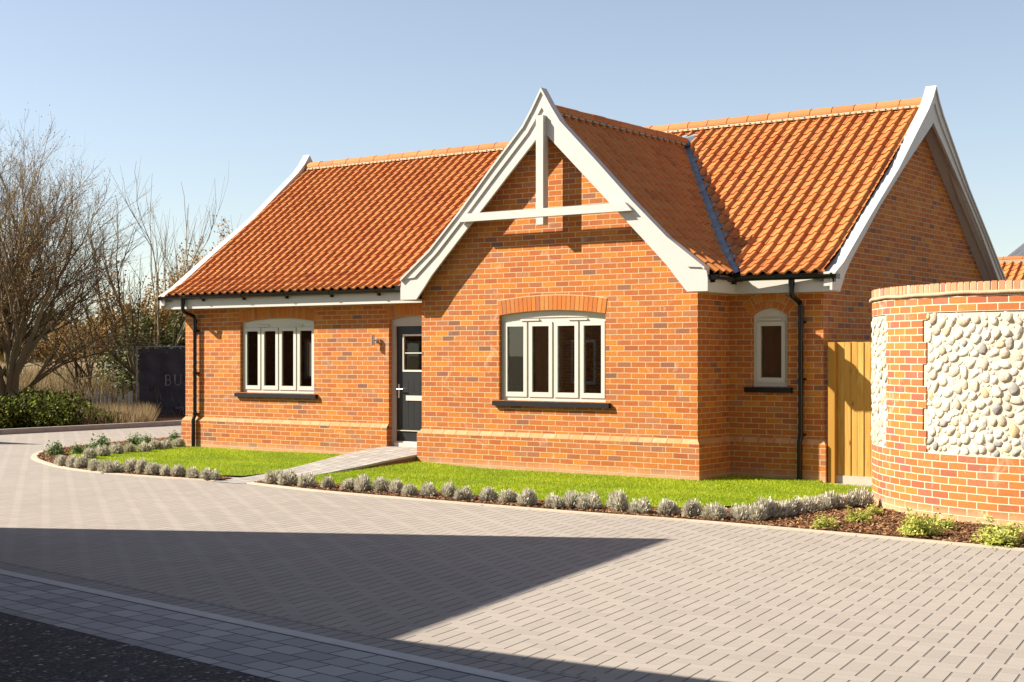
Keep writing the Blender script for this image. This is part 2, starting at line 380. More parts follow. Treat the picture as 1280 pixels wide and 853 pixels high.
# ------------------------------------------------------------------ ground and roads
ZR = 0.0
def sheet(name, poly, z, mat, k='structure'):
    mb = MB(); mb.face([(x,y,z) for x,y in poly]); return kind(mb.build(name, mat), k)
def tri_sheet(name, poly, zf, mat, res=.3, k='structure', label=None):
    """polygon filled and subdivided so that it can follow a height function"""
    bm=bmesh.new(); vs=[bm.verts.new((x,y,0)) for x,y in poly]; bm.faces.new(vs)
    xs=[p[0] for p in poly]; ys=[p[1] for p in poly]
    x=min(xs)+res
    while x<max(xs):
        g=bm.verts[:]+bm.edges[:]+bm.faces[:]; bmesh.ops.bisect_plane(bm, geom=g, plane_co=(x,0,0), plane_no=(1,0,0)); x+=res
    y=min(ys)+res
    while y<max(ys):
        g=bm.verts[:]+bm.edges[:]+bm.faces[:]; bmesh.ops.bisect_plane(bm, geom=g, plane_co=(0,y,0), plane_no=(0,1,0)); y+=res
    for v in bm.verts: v.co.z=zf(v.co.x,v.co.y)
    me=bpy.data.meshes.new(name); bm.to_mesh(me); bm.free(); me.materials.append(M[mat])
    o=bpy.data.objects.new(name,me); COL.objects.link(o); kind(o,k,label); return o

def field_z(x,y):
    # flat round the houses; the land beyond the far kerb swells a little
    d = (x-CAMX)*FW[0]+(y-CAMY)*FW[1]
    z = -0.13
    if d>40 and x<-17: z += min(1.0,(d-40)/60)*1.5 + .15*math.sin(x*.13+y*.07)
    return z
mb=MB()
def axis(c0, lo, hi):
    a=[lo]; 
    pts=[lo, -700,-400,-250,-160,-120,-90,-75,-62,-52,-44,-37,-31,-26,-22,-18,-10,0,10,20,30,40,50,60,75,100,140,200,300,500, hi]
    return pts
ax=axis(0,-1500,1500)
vv=[(x,y,field_z(x,y)) for x in ax for y in ax]; n=len(ax)
ff=[(i*n+j,(i+1)*n+j,(i+1)*n+j+1,i*n+j+1) for i in range(n-1) for j in range(n-1)]
mb.idx(vv,ff); kind(mb.build('ground','field',smooth=True),'structure')
road = sheet('road', [(-17.25,-34),(15,-34),(15,14),(-17.25,14)], ZR, 'paving')
# edge bands by the tarmac, bottom left
ex, ey = math.cos(EA), math.sin(EA); nx_, ny_ = -ey, ex
def band(name, o0, o1, z, mat, s0=-12, s1=14):
    bx, by = -0.709, -10.02
    q=lambda s,o:(bx+ex*s+nx_*o, by+ey*s+ny_*o)
    return sheet(name,[q(s0,o0),q(s1,o0),q(s1,o1),q(s0,o1)],z,mat)
band('paving_border_course', .0, .24, ZR+.004, 'soldier')
band('drainage_channel', -.11, 0, ZR+.006, 'strip')
band('paving_sett_band', -.90, -.11, ZR+.004, 'setts')
band('tarmac_road', -16, -.90, ZR+.003, 'tarmac')
# far kerb
mb=MB(); prev=None
fk=[(-17.22,-12),(-17.2,-4),(-17.25,1.5),(-17.3,6),(-17.6,10),(-18.3,14)]
for (x0,y0),(x1,y1) in zip(fk,fk[1:]):
    L=math.hypot(x1-x0,y1-y0); k=max(1,int(L/.915))
    for q in range(k):
        a=(x0+(x1-x0)*q/k,y0+(y1-y0)*q/k); b=(x0+(x1-x0)*(q+1)/k-.006*(x1-x0)/L, y0+(y1-y0)*(q+1)/k-.006*(y1-y0)/L)
        mb.hexa([(a[0]-.13,a[1],-.1),(a[0],a[1],-.1),(b[0],b[1],-.1),(b[0]-.13,b[1],-.1),(a[0]-.13,a[1],.11),(a[0]-.015,a[1],.11),(b[0]-.015,b[1],.11),(b[0]-.13,b[1],.11)],t=rnd.random())
kind(mb.build('far_kerb','concrete'),'structure')
sheet('verge_soil',[(-17.35,-20),(-17.42,1.5),(-17.5,6),(-17.9,10),(-19,18),(-40,30),(-40,-20)],-.02,'bark_soil')

# kerb edging line round the beds, and beds
KM=[(-4.66,-3.60),(-4.36,-3.67),(-3.07,-3.90),(-1.3,-4.0),(.66,-4.07),(2.06,-4.04),(3.48,-4.12),(5.45,-4.29),(8.5,-4.5)]
KL=[(-5.24,-3.62),(-6.4,-3.70),(-7.6,-3.66),(-8.6,-3.45),(-9.67,-3.02),(-10.9,-2.36),(-12.06,-1.34),(-12.75,-.2),(-13.2,1.2),(-13.5,2.6),(-13.8,4.4),(-13.9,8),(-13.9,12)]
def smooth_line(pts, k=6):
    out=[]; n=len(pts)
    for i in range(n-1):
        p0=Vector(pts[max(i-1,0)]);p1=Vector(pts[i]);p2=Vector(pts[i+1]);p3=Vector(pts[min(i+2,n-1)])
        for q in range(k):
            t=q/k; out.append(tuple(.5*((2*p1)+(-p0+p2)*t+(2*p0-5*p1+4*p2-p3)*t*t+(-p0+3*p1-3*p2+p3)*t**3)))
    out.append(tuple(pts[-1])); return out
KMs=smooth_line(KM); KLs=smooth_line(KL)
def offset_line(pts, d):
    out=[]
    for i,p in enumerate(pts):
        a=pts[max(i-1,0)]; b=pts[min(i+1,len(pts)-1)]; dx,dy=b[0]-a[0],b[1]-a[1]; L=math.hypot(dx,dy)
        out.append((p[0]-dy/L*d, p[1]+dx/L*d))
    return out
def edging(name, line, side):
    inn=offset_line(line, .10*side); mb=MB()
    for k in range(len(line)-1):
        a,b,c,d=line[k],line[k+1],inn[k+1],inn[k]
        mb.hexa([(a[0],a[1],-.05),(b[0],b[1],-.05),(c[0],c[1],-.05),(d[0],d[1],-.05),(a[0],a[1],.014),(b[0],b[1],.014),(c[0],c[1],.014),(d[0],d[1],.014)])
    return kind(mb.build(name,'kerb'),'structure'), inn
_, KMi = edging('bed_edging', KMs, 1)
KLr=list(reversed(KLs)); _, KLi = edging('bed_edging', KLr, 1)     # walk anticlockwise: inside is on the left
def ease(t): t=max(0,min(1,t)); return t*t*(3-2*t)
def path_z(y): return .006+.195*ease((y+3.0)/3.9)
# path to the front door
PL=lambda y: -5.22+( -6.12+5.22)*(y+3.6)/(4.45)
PR=lambda y: -4.64+(-4.74+4.64)*(y+3.6)/(3.6) if y<0 else -4.70
mb=MB(); K=24
ys=[-3.68+(4.60)*k/K for k in range(K+1)]
for a,b in zip(ys,ys[1:]):
    za,zb=path_z(a),path_z(b)
    L0,L1,R0,R1=PL(a),PL(b),PR(a),PR(b)
    mb.face([(L0,a,za),(R0,a,za),(R1,b,zb),(L1,b,zb)])
    mb.face([(R0,a,-.1),(R1,b,-.1),(R1,b,zb-.028),(R0,a,za-.028)],m=1)
    mb.face([(R0,a,za-.028),(R1,b,zb-.028),(R1,b,zb),(R0,a,za)],m=2)
    mb.face([(L1,b,-.1),(L0,a,-.1),(L0,a,za),(L1,b,zb)],m=2)
kind(mb.build('garden_path',['path','riser','strip']),'structure')

# bed sheets (bark) and lawns
def wall_pt(a,r): return (5.19+r*math.cos(math.radians(a)), -.19+r*math.sin(math.radians(a)))
lawnR=[(-4.62,-3.05),(-4.1,-3.08),(-2.6,-3.22),(-1.3,-3.30),(0,-3.33),(.9,-3.32),(1.45,-3.2),(1.75,-2.75),(2.0,-2.1),(2.35,-1.2),(2.62,-.4),(2.66,.30),(1.38,.62),(1.38,.95),(0,.95),(0.02,0.02),(-4.68,0.02),(-4.68,-1.5)]
lawnL=[(-5.36,-3.0),(-5.75,-1.1),(-6.08,.95),(-11.0,.95),(-11.15,.75),(-12.0,-.1),(-11.6,-1.0),(-10.9,-1.65),(-9.6,-2.45),(-8.3,-2.95),(-7.2,-3.16),(-6.2,-3.15)]
def bz(x,y): return .013+.005*math.sin(x*5)*math.cos(y*4.3)
bedR=[p for p in KMi if p[0]>-4.7]+[(8.5,-2.4),(5.3,-2.6)]+[wall_pt(a,2.5) for a in (260,240,220,200,180,170)]+[(2.7,.4),(2.4,.2),(1.9,-2.9),(1.4,-3.1),(0,-3.2),(-4.62,-2.9)]
tri_sheet('bark_bed', bedR, bz, 'bark_soil', .35)
bedL=[p for p in KLi]+[(-5.33,-3.2),(-6.2,-2.9),(-9.4,-2.2),(-11.2,-1.2),(-11.5,0),(-10.9,.9),(-10.9,12)]
tri_sheet('bark_bed', bedL, bz, 'bark_soil', .35)
def lz(x,y):
    z=.024+.007*math.sin(x*1.7+1)*math.sin(y*2.1)
    if -6.6<x<-3.2:   # the turf is built up beside the ramped path
        k=1-min(1,max(0,(abs(x+5.1)-.5)/1.2)); z+=k*(max(0,path_z(y)-.05)*(.75 if x<-5.2 else .35))
    return z
tri_sheet('lawn', lawnR, lz, 'lawn_soil', .25); tri_sheet('lawn', lawnL, lz, 'lawn_soil', .25)

def inside(x,y,poly):
    c=False; n=len(poly); j=n-1
    for i in range(n):
        xi,yi=poly[i]; xj,yj=poly[j]
        if (yi>y)!=(yj>y) and x<(xj-xi)*(y-yi)/(yj-yi)+xi: c=not c
        j=i
    return c
def area(poly): return abs(sum(poly[i][0]*poly[(i+1)%len(poly)][1]-poly[(i+1)%len(poly)][0]*poly[i][1] for i in range(len(poly))))/2
def scatter(poly, dens, fn):
    xs=[p[0] for p in poly]; ys=[p[1] for p in poly]; n=int((max(xs)-min(xs))*(max(ys)-min(ys))*dens)
    for _ in range(n):
        x=rnd.uniform(min(xs),max(xs)); y=rnd.uniform(min(ys),max(ys))
        if inside(x,y,poly): fn(x,y)
def grass_obj(name, poly, dens, label):
    mb=MB()
    def f(x,y):
        patch=.5+.5*math.sin(x*2.3+1.7*math.sin(y*1.9))*math.sin(y*2.9+x); seam=abs((x*.98+y*.2)%0.62-.31)>.298 or abs((y+.11*x)%1.7)<.02
        a=rnd.uniform(0,6.283); h=rnd.uniform(.012,.030)*(.8+.45*patch); wd=rnd.uniform(.003,.006); z=lz(x,y)-.003
        dx,dy=math.cos(a)*wd,math.sin(a)*wd; lx,ly=rnd.gauss(0,.012),rnd.gauss(0,.012)
        t=min(1,max(0,.45+.38*(patch-.5)-(.22 if seam else 0)+rnd.gauss(0,.17)))
        b=len(mb.v); mb.v.extend([(x-dx,y-dy,z),(x+dx,y+dy,z),(x+lx,y+ly,z+h)])
        mb.f.append((b,b+1,b+2)); mb.uv.append([(0,0)]*3); mb.t.append(t); mb.mi.append(0)
    scatter(poly,dens,f); return kind(mb.build(name,'grass'),'stuff',label)
grass_obj('lawn_grass',[p for p in lawnR],3600,'short bright green lawn before the gable and small window')
grass_obj('lawn_grass',[p for p in lawnL],2600,'short bright green lawn between the path and the left bed')
def chips(name, poly, dens, label, bad=()):
    mb=MB()
    def f(x,y):
        for q in bad:
            if inside(x,y,q): return
        if math.hypot(x-5.19,y+.19)<2.56: return
        a=rnd.uniform(0,6.283); l=rnd.uniform(.006,.020); wd=l*rnd.uniform(.25,.6); tl=rnd.gauss(0,.35); z=bz(x,y)+rnd.uniform(.002,.018)
        u=Vector((math.cos(a),math.sin(a),tl)).normalized()*l; v=Vector((-math.sin(a),math.cos(a),rnd.gauss(0,.3))).normalized()*wd
        c=Vector((x,y,z)); b=len(mb.v); mb.v.extend([tuple(c-u-v),tuple(c+u-v),tuple(c+u+v),tuple(c-u+v)])
        mb.f.append((b,b+1,b+2,b+3)); mb.uv.append([(0,0)]*4); mb.t.append(rnd.random()); mb.mi.append(0)
    scatter(poly,dens,f); return kind(mb.build(name,'chips'),'stuff',label)
chips('bark_chippings', bedR, 2600, 'brown bark chippings along the paving and round the curved wall', (lawnR,))
chips('bark_chippings', bedL, 1500, 'brown bark chippings in the rounded bed left of the lawn', (lawnL,))

# ------------------------------------------------------------------ the bungalow
BX0, BX1, BY0, BY1 = -10.88, 1.375, .885, 7.62        # main body
GX0, GX1, GC = -4.665, 0.0, -2.33                     # gabled block
RY = 4.25
house = thing('brick_bungalow','orange brick bungalow with red clay pantile roof and steep cream-trimmed front gable','house',(0,0,0))
def g_main(y):
    r=abs(y-RY)
    return 5.38-.746*r if r<3.15 else 5.38-.746*3.15-.58*(r-3.15)
def f_blk(d):
    d=abs(d); return 5.08-.975*d if d<2.0 else 3.13-.68*(d-2.0)
PO=.053
def wall(mb, pos, u0, u1, ztop, ops=(), plinth=True, e0=0.0, e1=0.0, z0=-.12, extra=()):
    """pos(u,z,out)->xyz ; ops: (ua,ub,zsill,zspring,rise,reveal)"""
    us={u0,u1}
    for o in ops:
        for k in range(17): us.add(o[0]+(o[1]-o[0])*k/16)
    for k in extra: us.add(k)
    us=sorted(us)
    def arch(o,u):
        hw=(o[1]-o[0])/2; uc=(o[0]+o[1])/2; return o[3]+o[4]*max(0,1-((u-uc)/hw)**2)
    for a,b in zip(us,us[1:]):
        mid=(a+b)/2; op=[o for o in ops if o[0]<mid<o[1]]
        spans=[]; 
        if op:
            o=op[0]; spans=[(lambda u:z0, lambda u,o=o:o[2]),(lambda u,o=o:arch(o,u), ztop)]
        else: spans=[(lambda u:z0, ztop)]
        for lo,hi in spans:
            segs=[(lambda u:-9, lambda u:.50, 1),(lambda u:.56, lambda u:99, 0)] if plinth else [(lambda u:-9,lambda u:99,0)]
            for sl_,sh_,isp in segs:
                la,lb=max(lo(a),sl_(a)),max(lo(b),sl_(b)); ha,hb=min(hi(a),sh_(a)),min(hi(b),sh_(b))
                if ha<=la+1e-6 and hb<=lb+1e-6: continue
                out=PO if isp else 0; aa=a; bb=b
                if isp and a==u0: aa=a-e0
                if isp and b==u1: bb=b+e1
                mb.face([pos(aa,la,out),pos(bb,lb,out),pos(bb,hb,out),pos(aa,ha,out)], uv=[(aa,la),(bb,lb),(bb,hb),(aa,ha)])
    for o in ops:
        rv=o[5]; n=16
        out=PO if plinth else 0
        for u in (o[0],o[1]):
            zs=[(o[2],o[3],0)]
            if o[2]<.5 and plinth: zs=[(o[2],.50,PO),(.50,o[3],0)]
            for za,zb,ot in zs: mb.face([pos(u,za,ot),pos(u,za,-rv),pos(u,zb,-rv),pos(u,zb,ot)], uv=[(0,za),(rv,za),(rv,zb),(0,zb)])
        for k in range(n):
            ua=o[0]+(o[1]-o[0])*k/n; ub=o[0]+(o[1]-o[0])*(k+1)/n
            mb.face([pos(ua,arch(o,ua),0),pos(ub,arch(o,ub),0),pos(ub,arch(o,ub),-rv),pos(ua,arch(o,ua),-rv)])
            mb.face([pos(ua,o[2],0),pos(ub,o[2],0),pos(ub,o[2],-rv),pos(ua,o[2],-rv)])
def bevel_course(mb, pos, u0, u1, e0, e1, skip=()):
    """sloping plinth bricks between the plinth and the wall above it"""
    L=u1-u0; n=max(1,round(L/.225)); 
    for k in range(n):
        a=u0+L*k/n; b=u0+L*(k+1)/n
        mid=(a+b)/2
        cuts=[(a,b)]
        for s0,s1 in skip:
            nc=[]
            for (p,q) in cuts:
                if q<=s0 or p>=s1: nc.append((p,q))
                else:
                    if p<s0: nc.append((p,s0))
                    if q>s1: nc.append((s1,q))
            cuts=nc
        for a2,b2 in cuts:
            ea=e0 if a2==u0 else 0; eb=e1 if b2==u1 else 0
            g=.003
            la=a2-ea if ea else a2+g; lb=b2+eb if eb else b2-g; ha=a2 if ea else a2+g; hb=b2 if eb else b2-g
            t=rnd.random()
            mb.face([pos(la,.495,PO+.002),pos(lb,.495,PO+.002),pos(hb,.562,0.002),pos(ha,.562,0.002)],t=t)
            mb.face([pos(la,.495,PO+.002),pos(la,.495,PO-.02),pos(lb,.495,PO-.02),pos(lb,.495,PO+.002)],t=t)
pf_main=lambda u,z,o:(u,BY0-o,z)
pf_blk=lambda u,z,o:(u,-o,z)
pf_right=lambda u,z,o:(BX1+o,u,z)
pf_left=lambda u,z,o:(BX0-o,u,z)
pf_back=lambda u,z,o:(u,BY1+o,z)
pf_bR=lambda u,z,o:(GX1+o,u,z)
pf_bL=lambda u,z,o:(GX0-o,u,z)
WIN_B=(-3.226,-1.42,1.02,2.235,.062,.10); WIN_L=(-9.475,-7.715,1.02,2.235,.065,.10); WIN_S=(.345,.86,1.245,2.20,.10,.07)
DOOR=(-6.075,-5.08,.0,2.235,.065,.12)
mb=MB(); bv=MB()
flat=lambda u:2.56
wall(mb,pf_main,BX0,GX0,flat,[WIN_L,DOOR],e0=PO); bevel_course(bv,pf_main,BX0,GX0,PO,0,[(DOOR[0],DOOR[1])])
wall(mb,pf_blk,GX0,GX1,lambda u:f_blk(u-GC)-.08,[WIN_B],e0=PO,e1=PO,extra=[GC,GC-2,GC+2]); bevel_course(bv,pf_blk,GX0,GX1,PO,PO)
wall(mb,pf_bR,0,BY0,flat,e0=PO,e1=-PO); bevel_course(bv,pf_bR,0,BY0,PO,0)
wall(mb,pf_bL,0,BY0,flat,e0=PO,e1=-PO); bevel_course(bv,pf_bL,0,BY0-PO,PO,0)
wall(mb,pf_main,GX1,BX1,flat,[WIN_S],e1=PO); bevel_course(bv,pf_main,GX1,BX1,0,PO)
wall(mb,pf_right,BY0,BY1,lambda u:g_main(u)-.08,e0=PO,e1=PO,extra=[RY,RY-3.15,RY+3.15]); bevel_course(bv,pf_right,BY0,BY1,PO,PO)
wall(mb,pf_left,BY0,BY1,lambda u:g_main(u)-.08,e0=PO,e1=PO,extra=[RY,RY-3.15,RY+3.15]); bevel_course(bv,pf_left,BY0,BY1,PO,PO)
wall(mb,pf_back,BX0,BX1,flat,[(-9.6,-7.4,.9,2.1,.01,.1),(-3.6,-1.2,.9,2.1,.01,.1),(.2,1.0,1.2,2.1,.01,.1)],e0=PO,e1=PO); bevel_course(bv,pf_back,BX0,BX1,PO,PO)
mb.build('wall','brick',house); bv.build('plinth_course','bevel',house)
# rooms behind the glass
mb=MB(); mb.box(BX0+.3,BX1-.3,BY0+.3,BY1-.3,.0,.2,m=1); mb.box(GX0+.3,GX1-.3,.3,BY0+.4,.0,.2,m=1)
mb.box(BX0+.12,BX1-.12,BY0+.12,BY1-.12,2.5,2.54); mb.box(-7.2,-5.4,4.0,4.1,.2,2.5); mb.box(GX0+.12,GX1-.12,.12,BY0+.12,2.5,2.54)
mb.box(-4.9,-4.8,1.1,4.0,.2,2.5); mb.box(-.1,.0,.95,BY1-.13,.2,2.5)
mb.build('room_interior',['plaster','carpet'],house)

# arches: soldier bricks as separate wedges on a mortar bed
def arch_ring(pos, o, h, n, name, rows=1, skip_after=None):
    ua,ub,_,zs,rise,_r=o; uc=(ua+ub)/2; hw=(ub-ua)/2
    R=(hw*hw+rise*rise)/(2*rise); zc=zs+rise-R; a0=math.asin(hw/R)
    bk=MB()
    def pt(a,r,out): return pos(uc+r*math.sin(a), zc+r*math.cos(a), out)
    # mortar backing
    k=24
    for q in range(k):
        a=-a0+2*a0*q/k; b=-a0+2*a0*(q+1)/k
        bk.face([pt(a,R-.0,.002),pt(b,R-.0,.002),pt(b,R+h+.004,.002),pt(a,R+h+.004,.002)],m=1)
    r0=R
    for row in range(rows):
        hh=h/rows; r1=r0+hh; nn=n
        off=.5 if row%2 else 0
        for q in range(-1 if off else 0, nn):
            a=-a0+2*a0*(q+off)/nn; b=-a0+2*a0*(q+1+off)/nn
            a=max(a,-a0); b=min(b,a0)
            if rows>1 and row>0:
                st=2*a0/nn; a=max(a,-a0+st); b=min(b,a0-st)
            if b-a<.2*(2*a0/nn): continue
            g=.0045/R
            if rows>1 and row==0 and (a<=-a0+1e-6 or b>=a0-1e-6):
                rr0,rr1=R,R+h
            else: rr0,rr1=r0,r1
            p=[pt(a+g,rr0+.004,-.01),pt(b-g,rr0+.004,-.01),pt(b-g,rr1-.005,-.01),pt(a+g,rr1-.005,-.01),pt(a+g,rr0+.004,.007),pt(b-g,rr0+.004,.007),pt(b-g,rr1-.005,.007),pt(a+g,rr1-.005,.007)]
            bk.hexa(p,t=rnd.random())
        r0=r1
    return bk.build(name,['arch','mortar'],house)
arch_ring(pf_blk,WIN_B,.215,25,'window_arch'); arch_ring(pf_main,WIN_L,.215,24,'window_arch')
arch_ring(pf_main,WIN_S,.20,7,'window_arch',rows=2); arch_ring(pf_main,DOOR,.215,14,'door_arch')

# windows
def window(o, ywall, n, label, handle_at=None):
    u0,u1,z0,zs,rise,rv=o; yf=ywall+.065; uc=(u0+u1)/2; hw=(u1-u0)/2
    arch=lambda u: zs+rise*(1-((u-uc)/hw)**2)
    mb=MB(); d=.07
    zt=zs-.035 if n>1 else zs-.02
    mb.box(u0,u0+.045,yf,yf+d,z0,zt); mb.box(u1-.045,u1,yf,yf+d,z0,zt)
    mb.box(u0+.045,u1-.045,yf,yf+d,z0,z0+.05); mb.box(u0+.045,u1-.045,yf+.001,yf+d,zt-.062,zt)
    # arched head board, proud of the frame
    K=20
    for k in range(K):
        a=u0+(u1-u0)*k/K; b=u0+(u1-u0)*(k+1)/K
        mb.hexa([(a,yf-.012,zt),(b,yf-.012,zt),(b,yf+d,zt),(a,yf+d,zt),(a,yf-.012,arch(a)-.002),(b,yf-.012,arch(b)-.002),(b,yf+d,arch(b)-.002),(a,yf+d,arch(a)-.002)])
    pitch=(u1-u0-.09+.03)/n; s0=u0+.045-.0
    for k in range(1,n):
        um=s0+pitch*k-.03; mb.box(um,um+.03,yf+.002,yf+d,z0+.05,zt-.062)
    fr=mb.build('window',['frame'],house,label=label); bevel(fr,.003)
    for k in range(n):
        a=s0+pitch*k; b=a+pitch-.03; sb=MB(); ys=yf-.014
        za,zb=z0+.052,zt-.064; w_=.058
        e=.002; a+=e; b-=e
        sb.box(a,a+w_,ys,ys+.05,za,zb); sb.box(b-w_,b,ys,ys+.05,za,zb)
        sb.box(a+w_,b-w_,ys,ys+.05,za,za+w_+.01); sb.box(a+w_,b-w_,ys,ys+.05,zb-w_,zb)
        s=sb.build('sash','frame',fr); bevel(s,.004)
        gp=MB(); gp.box(a+w_,b-w_,ys+.026,ys+.032,za+w_+.01,zb-w_); gp.build('pane','glass',fr)
        if handle_at is not None and k in handle_at:
            hm=MB(); hx=b-w_/2 if handle_at[k]=='r' else a+w_/2; hz=(za+zb)/2
            hm.box(hx-.008,hx+.008,ys+.05,ys+.064,hz-.03,hz+.03); hm.box(hx-.006,hx+.006,ys+.055,ys+.07,hz-.10,hz+.01)
            hm.build('handle','steel',fr)
    for c in ((.28,.73) if n>1 else (.5,)):
        vm=MB(); vm.box(u0+(u1-u0)*c-.16,u0+(u1-u0)*c+.16,yf-.024,yf,zt-.045,zt-.02)
        bevel(vm.build('trickle_vent','frame',fr),.003)
    sl=MB(); e=.085; 
    sl.hexa([(u0-e,ywall-.06,z0-.078),(u1+e,ywall-.06,z0-.078),(u1+e,ywall+.1,z0-.078),(u0-e,ywall+.1,z0-.078),(u0-e,ywall-.06,z0-.014),(u1+e,ywall-.06,z0-.014),(u1+e,ywall+.1,z0),(u0-e,ywall+.1,z0)])
    bevel(sl.build('window_sill','slate',house),.004)
    return fr
wb=window(WIN_B,0,4,'four-light window in the front gable',{0:'l',3:'l'})
wl=window(WIN_L,BY0,4,'four-light window left of the front door',{3:'l'})
ws=window(WIN_S,BY0,1,'narrow single window in the shaded recess',{0:'l'})
# curtains and blinds inside
def curtain(x0,x1,y,z0,z1,parent,mat='curtain'):
    mb=MB(); n=max(6,int((x1-x0)/.02))
    for k in range(n):
        a=x0+(x1-x0)*k/n; b=x0+(x1-x0)*(k+1)/n; ya=y+.03*math.sin(a*45); yb=y+.03*math.sin(b*45)
        mb.face([(a,ya,z0),(b,yb,z0),(b,yb,z1),(a,ya,z1)])
    return mb.build('curtain',mat,parent,smooth=True)
curtain(-9.7,-9.16,1.08,.9,2.35,wl); curtain(-8.0,-7.62,1.2,.9,2.35,wl)
curtain(-3.35,-3.0,.32,.9,2.35,wb)
def blind(x0,x1,y,z0,z1,parent):
    mb=MB(); z=z0
    while z<z1: mb.hexa([(x0,y,z),(x1,y,z),(x1,y+.03,z+.018),(x0,y+.03,z+.018),(x0,y,z+.004),(x1,y,z+.004),(x1,y+.03,z+.022),(x0,y+.03,z+.022)]); z+=.05
    return mb.build('blind','blind',parent)
blind(-2.3,-1.45,.25,1.05,2.05,wb)
# front door
dr=MB(); yd=BY0+.12
x0,x1=DOOR[0]+.07,DOOR[1]-.07
gx0,gx1,gz0,gz1=x0+.13,x1-.13,1.40,2.0
dr.box(x0,gx0,yd,yd+.045,.26,2.13); dr.box(gx1,x1,yd,yd+.045,.26,2.13); dr.box(gx0,gx1,yd,yd+.045,.26,gz0); dr.box(gx0,gx1,yd,yd+.045,gz1,2.13)
for q in range(5):
    xx=gx0+(gx1-gx0)*(q+.5)/5; dr.box(xx-.05,xx+.05,yd-.002,yd,.50,1.28)
door=dr.build('front_door','charcoal',house,label='charcoal front door with small-paned glazing'); bevel(door,.003)
f=MB(); yfr=BY0+.075
f.box(DOOR[0],x0,yfr,yfr+.1,.2,2.17); f.box(x1,DOOR[1],yfr,yfr+.1,.2,2.17); f.box(x0,x1,yfr,yfr+.1,2.13,2.17)
K=16; ucd=(DOOR[0]+DOOR[1])/2; hwd=(DOOR[1]-DOOR[0])/2
for k in range(K):
    a=DOOR[0]+2*hwd*k/K; b=DOOR[0]+2*hwd*(k+1)/K; A=lambda u: DOOR[3]+DOOR[4]*(1-((u-ucd)/hwd)**2)-.002
    f.hexa([(a,yfr-.012,2.17),(b,yfr-.012,2.17),(b,yfr+.1,2.17),(a,yfr+.1,2.17),(a,yfr-.012,A(a)),(b,yfr-.012,A(b)),(b,yfr+.1,A(b)),(a,yfr+.1,A(a))])
bevel(f.build('door_frame','taupe',house),.003)
f=MB(); b_=.03
f.box(gx0,gx1,yd-.012,yd+.02,gz0,gz0+b_); f.box(gx0,gx1,yd-.012,yd+.02,gz1-b_,gz1); f.box(gx0,gx0+.02,yd-.012,yd+.02,gz0+b_,gz1-b_); f.box(gx1-.02,gx1,yd-.012,yd+.02,gz0+b_,gz1-b_)
f.box(gx0+.02,gx1-.02,yd+.0,yd+.012,(gz0+gz1)/2-.008,(gz0+gz1)/2+.008)
f.build('glazing_bead','frame',door)
f=MB(); f.box(gx0+.02,gx1-.02,yd+.014,yd+.02,gz0+b_,gz1-b_); f.build('door_pane','glass',door)
f=MB(); f.box(x0+.20,x1-.20,yd-.014,yd-.006,.94,1.02); bevel(f.build('letter_plate','frame',door),.003)
f=MB(); f.box(x0+.035,x0+.065,yd-.012,yd,.98,1.20); f.tube([(x0+.05,yd-.012,1.12),(x0+.05,yd-.05,1.12),(x0+.16,yd-.05,1.12)],.011); f.build('door_handle','steel',door)
f=MB(); f.box(x0,x1,yd-.03,yd,.262,.285); f.box(x0+.02,x1-.02,yd-.02,yd-.0,.45,.463); f.build('weather_bar','frame',door)
f=MB(); f.box(x0,x1,BY0+.05,yd+.1,.19,.262); bevel(f.build('door_threshold','frame',house),.006)
f=MB(); f.box(x0-.05,x1+.05,yd+.1,yd+.11,.2,2.2); f.build('hall_screen','plaster',house)
# wall lamp
lm=MB(); lx,lzz=-6.34,1.91
lm.tube([(lx,BY0,lzz),(lx,BY0-.012,lzz)],.04,16); lm.tube([(lx,BY0-.012,lzz),(lx,BY0-.07,lzz)],.015,8); lm.tube([(lx,BY0-.085,lzz-.085),(lx,BY0-.085,lzz+.085)],.032,16)
lm.build('wall_light','steel',house,smooth=False)

# ------------------------------------------------------------------ pantiles
TW, GA = .187, .208
def tile_h(t):
    def sm(x): x=max(0.0,min(1.0,x)); return x*x*(3-2*x)
    return .045*sm((t-.16)/.42)*(1-sm((t-.66)/.22)) - (.006*math.sin(math.pi*t/.2) if t<.2 else 0)
def slope_sampler(prof):
    """prof: [(run,z)] from the eave up; returns base(s)->(run,z,nr,nz) and total length"""
    seg=[]; L=0
    for (r0,z0),(r1,z1) in zip(prof,prof[1:]):
        l=math.hypot(r1-r0,z1-z0); seg.append((L,l,r0,z0,(r1-r0)/l,(z1-z0)/l)); L+=l
    def base(s):
        for q in seg:
            if s<=q[0]+q[1] or q is seg[-1]:
                d=s-q[0]; return q[2]+q[4]*d, q[3]+q[5]*d, -q[5], q[4]
    return base, L
TS=[0,.1,.2,.28,.36,.44,.52,.60,.66,.71,.76,.81,.86,.91,1.0]
